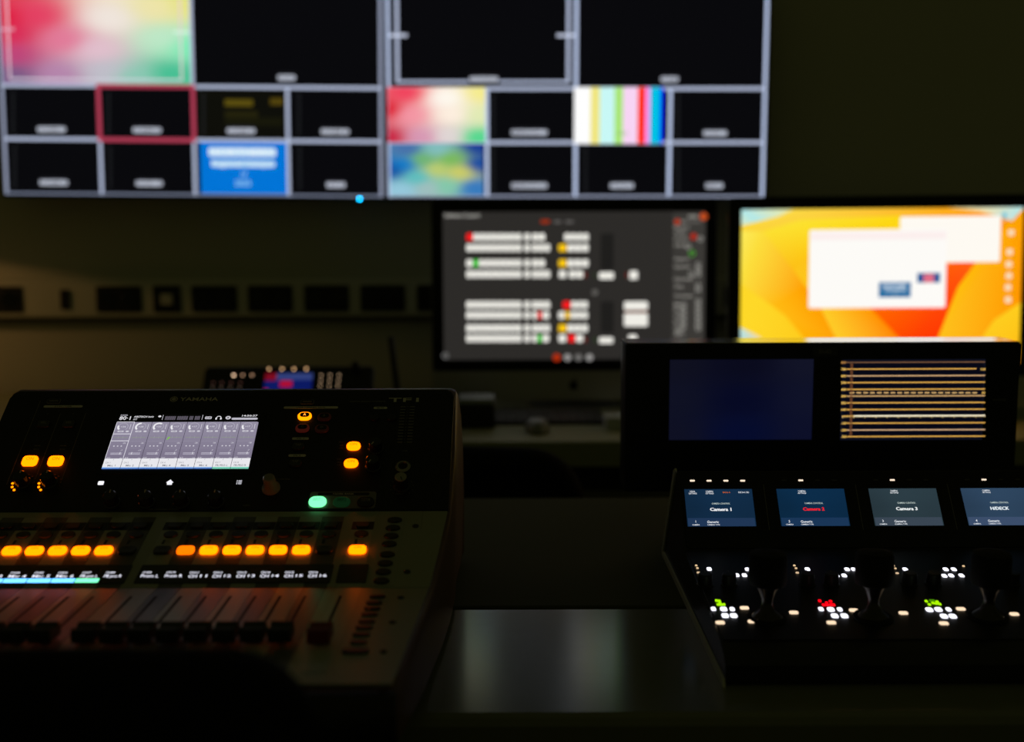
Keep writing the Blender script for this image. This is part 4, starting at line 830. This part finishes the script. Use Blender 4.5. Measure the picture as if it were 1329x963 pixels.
# ------------------------------------------------------------------ small streaming keypad on the wall desk
ky = 2390.0
c = onY(371, 490, ky)
ktilt = math.radians(52); FK = fr(c, (1, 0, 0), (0, math.cos(ktilt), math.sin(ktilt)))
RK = root('streaming_keypad', (c[0], ky + 20, DZ), 'small black keypad with glowing round keys and a blue screen, just behind the mixing console', 'keypad')
def K(x, y): return uv(FK, x, y, 2)
k0, k1 = K(262, 500)[0], K(484, 500)[0]; kt = uv(FK, 371, 475)[1]; kb = kt - 150
b = MB(); b.prism(rrect(k1 - k0, kt - kb, 10, 4, (k0 + k1) / 2, (kt + kb) / 2), -16, 0, M_BLACK, 3, 3); put('case', b.mesh(), FK, RK)
b = MB(); Fk = W[RK]; zt = (c[2] + kt * math.sin(ktilt)) - DZ - 8; zb_ = (c[2] + kb * math.sin(ktilt)) - DZ - 8; yt = ky + kt * math.cos(ktilt) - (ky + 20); yb = ky + kb * math.cos(ktilt) - (ky + 20)
b.loft([[(x, yt + 70, 0), (x, yb + 10, 0), (x, yb + 12, zb_ - 4), (x, yt + 12, zt - 6), (x, yt + 30, zt - 10)] for x in (-120, 120)], M_BLACK); put('stand', b.mesh(), Fk, RK)
p, q = K(339, 530), K(406, 484); b = MB(); b.rect(p[0], p[1], q[0], q[1], 1.0, lin((10, 24, 96))); b.rect(p[0], q[1] - 16, q[0], q[1], 1.2, lin((48, 62, 120))); b.rect(p[0], q[1] - 18, p[0] + 24, q[1], 1.4, lin((120, 10, 30)))
e = K(371, 498); b.flat(rrect(26, 16, 4, 3, *e), 1.4, lin((170, 12, 50))); e = K(345, 506); b.flat(rrect(10, 6, 2, 2, *e), 1.4, lin((160, 15, 50))); put('screen', b.mesh(smooth=0), FK, RK, 'blue screen with red tile')
kd = {}
def kled(x, y, c):
    if c not in kd: b = MB(); b.lathe([(6.5, 0), (6.5, 1.4), (5.6, 2)], M_BLACK_G, n=14); kd[('base',)] = b.mesh(); b = MB(); b.lathe([(2.0, 2), (2.0, 2.4)], glow(c), n=10); kd[c] = b.mesh()
    p = K(x, y); o = put('round_key', kd[('base',)], sub(FK, p[0], p[1]), RK); put('key_light', kd[c], sub(FK, p[0], p[1]), o)
for x in (349.5, 366, 381.5, 397.5): kled(x, 479, (2.6, 1.5, .7))
for x, c_ in ((303.5, (4.2, 2.8, 1.8)), (315, (1.2, .7, .42)), (327, (1.2, .7, .42))): kled(x, 487, c_)
for i, x in enumerate((417, 428.5, 440)):
    for j in range(3): kled(x - j * .7, 487 + 7 * j, (.75, .5, .3))
for x in (277, 288, 300, 312): kled(x, 497, (.12, .05, .04)); kled(x - 1, 503.5, (.14, .10, .07))
b = MB(); b.lathe([(10, 0), (10, 4), (8.5, 6), (8, 18), (6, 20)], M_BLACK, n=20); p = K(462, 478); put('dial', b.mesh(), sub(FK, p[0], p[1]), RK)

# ------------------------------------------------------------------ things on the wall desk
a0, a1 = onY(519, 520, 2500), onY(507, 437, 2500)
RW = root('wireless_router', (a0[0] + 62, 2500, DZ), 'thin black antenna rising behind the console, on a small router', 'router'); Fw = W[RW]
b = MB(); b.prism(rrect(190, 120, 14, 4), 3, 34, M_BLACK, 5, 3); [b.lathe([(6, 0), (6, 4)], M_RUB, sx * 75, sy * 45, 10) for sx in (-1, 1) for sy in (-1, 1)]; put('router_body', b.mesh(), Fw, RW)
b = MB(); b.tube([(-72, 45, 26), (-68, 30, 44), (-62, 0, a0[2] - DZ - 30), (a1[0] - a0[0] - 62, 0, a1[2] - DZ)], [8, 8, 7.5, 6.5], M_BLACK, 12); put('antenna', b.mesh(), Fw, RW)
kx = onZ(720, 556, DZ)
RKB = root('keyboard', (55, 2475, DZ), 'slim dark keyboard on the wall desk below the middle computer', 'keyboard'); Fk = W[RKB]
b = MB(); b.loft([[(x, y, z) for y, z in ((-60, 1), (60, 1), (60, 16), (-60, 7))] for x in (-140, 140)], M_BLACK); put('keyboard_base', b.mesh(), Fk, RKB)
kc = MB(); kc.prism(rrect(15.5, 15.5, 2, 2), 0, 3.2, mat('keycap', (.03, .03, .03), .5), .8); kc = kc.mesh()
Fkk = Fk @ Matrix.Translation((0, -.06, .007)) @ Matrix.Rotation(math.atan2(9, 120), 4, 'X')
for r in range(5):
    for i in range(14): put('keycap', kc, sub(Fkk, -123.5 + 19 * i, 18 + 21 * r), RKB)
mx = onZ(697, 557, DZ)
b = MB(); secs = []
Rm = root('computer_mouse', (mx[0], mx[1] - 25, DZ), 'small pale mouse in front of the keyboard on the wall desk', 'mouse')
for t_, s_ in ((0, .92), (6, 1), (14, .96), (22, .78), (26, .45), (27, .15)): secs.append([(26 * s_ * math.cos(i * math.pi / 12), 48 * s_ * math.sin(i * math.pi / 12), t_) for i in range(24)])
b.loft(secs, mat('mouse_grey', (.22, .23, .24), .45)); put('mouse_shell', b.mesh(), W[Rm], Rm)
b = MB(); b.lathe([(3, 25), (5, 28), (3, 29)], M_BLACK, 0, 22, 10); put('scroll_wheel', b.mesh(), W[Rm], Rm)
px_ = onZ(797, 558, DZ)
Rp = root('tissue_box', (px_[0] + 38, px_[1] + 30, DZ), 'pale box with paper on the wall desk beside the scope', 'box')
b = MB(); b.prism(rrect(110, 70, 3, 2), 0, 26, mat('pale_card', (.5, .54, .58), .6), 1); put('carton', b.mesh(), W[Rp], Rp)
b = MB(); b.loft([[(-30 + 4 * i, -8 + 3 * math.sin(i), 26), (30 - 4 * i, -8 + 3 * math.sin(i), 26), (30 - 4 * i, 8 + 3 * math.sin(i), 26 + i * 3), (-30 + 4 * i, 8 + 3 * math.sin(i), 26 + i * 3)] for i in range(1, 5)], M_PAPER); put('paper', b.mesh(), W[Rp], Rp)
bx = onZ(618, 556, DZ)
Rb = root('card_reader', (bx[0], bx[1] + 40, DZ), 'small black box with a pale lid beside the console edge on the wall desk', 'device')
b = MB(); b.prism(rrect(78, 90, 4, 3), 2, 52, M_BLACK, 2, 1); put('box_body', b.mesh(), W[Rb], Rb); b = MB(); b.prism(rrect(74, 84, 4, 3), 52, 62, mat('pale_lid', (.34, .38, .42), .35), 2); put('lid', b.mesh(), W[Rb], Rb)
b = MB(); [b.lathe([(5, 0), (5, 3)], M_RUB, sx * 30, sy * 36, 8) for sx in (-1, 1) for sy in (-1, 1)]; put('foot', b.mesh(), W[Rb], Rb)

# desk lamp past the left edge of the picture; it warms the wall under the trunking
LX, LY = -1650.0, 2600.0
RL = root('desk_lamp', (LX, LY, DZ), 'small warm desk lamp at the left end of the wall desk, outside the view', 'lamp'); Fl = W[RL]
b = MB(); b.lathe([(80, 0), (80, 10), (60, 16), (10, 18)], M_BLACK); put('base', b.mesh(), Fl, RL)
b = MB(); b.tube([(0, 60, 14), (0, 70, 340), (0, 60, 530), (0, 10, 572), (0, 0, 540)], 8, M_LEG); put('stem', b.mesh(), Fl, RL)
b = MB(); prof = [(18, 540), (30, 525), (85, 458)]; b.loft([[(r * math.cos(i * math.pi / 14), r * math.sin(i * math.pi / 14), z) for i in range(28)] for r, z in prof + [(r - 3, z - 2) for r, z in reversed(prof)]], M_BLACK, cap=False); put('shade', b.mesh(), Fl, RL)
b = MB(); b.lathe([(10, 538), (12, 510), (24, 490), (28, 475), (20, 458), (6, 450)], glow((6, 3.0, 1.1)), n=18); put('bulb', b.mesh(), Fl, RL)
ld = bpy.data.lights.new('lamp_light', 'SPOT'); ld.energy = 1.6; ld.color = (1, .5, .16); ld.spot_size = math.radians(157); ld.spot_blend = .06; ld.shadow_soft_size = .02
lo = bpy.data.objects.new('lamp_light', ld); COL.objects.link(lo); lo.parent = RL; lo.matrix_basis = Matrix.Translation((0, 0, .446))
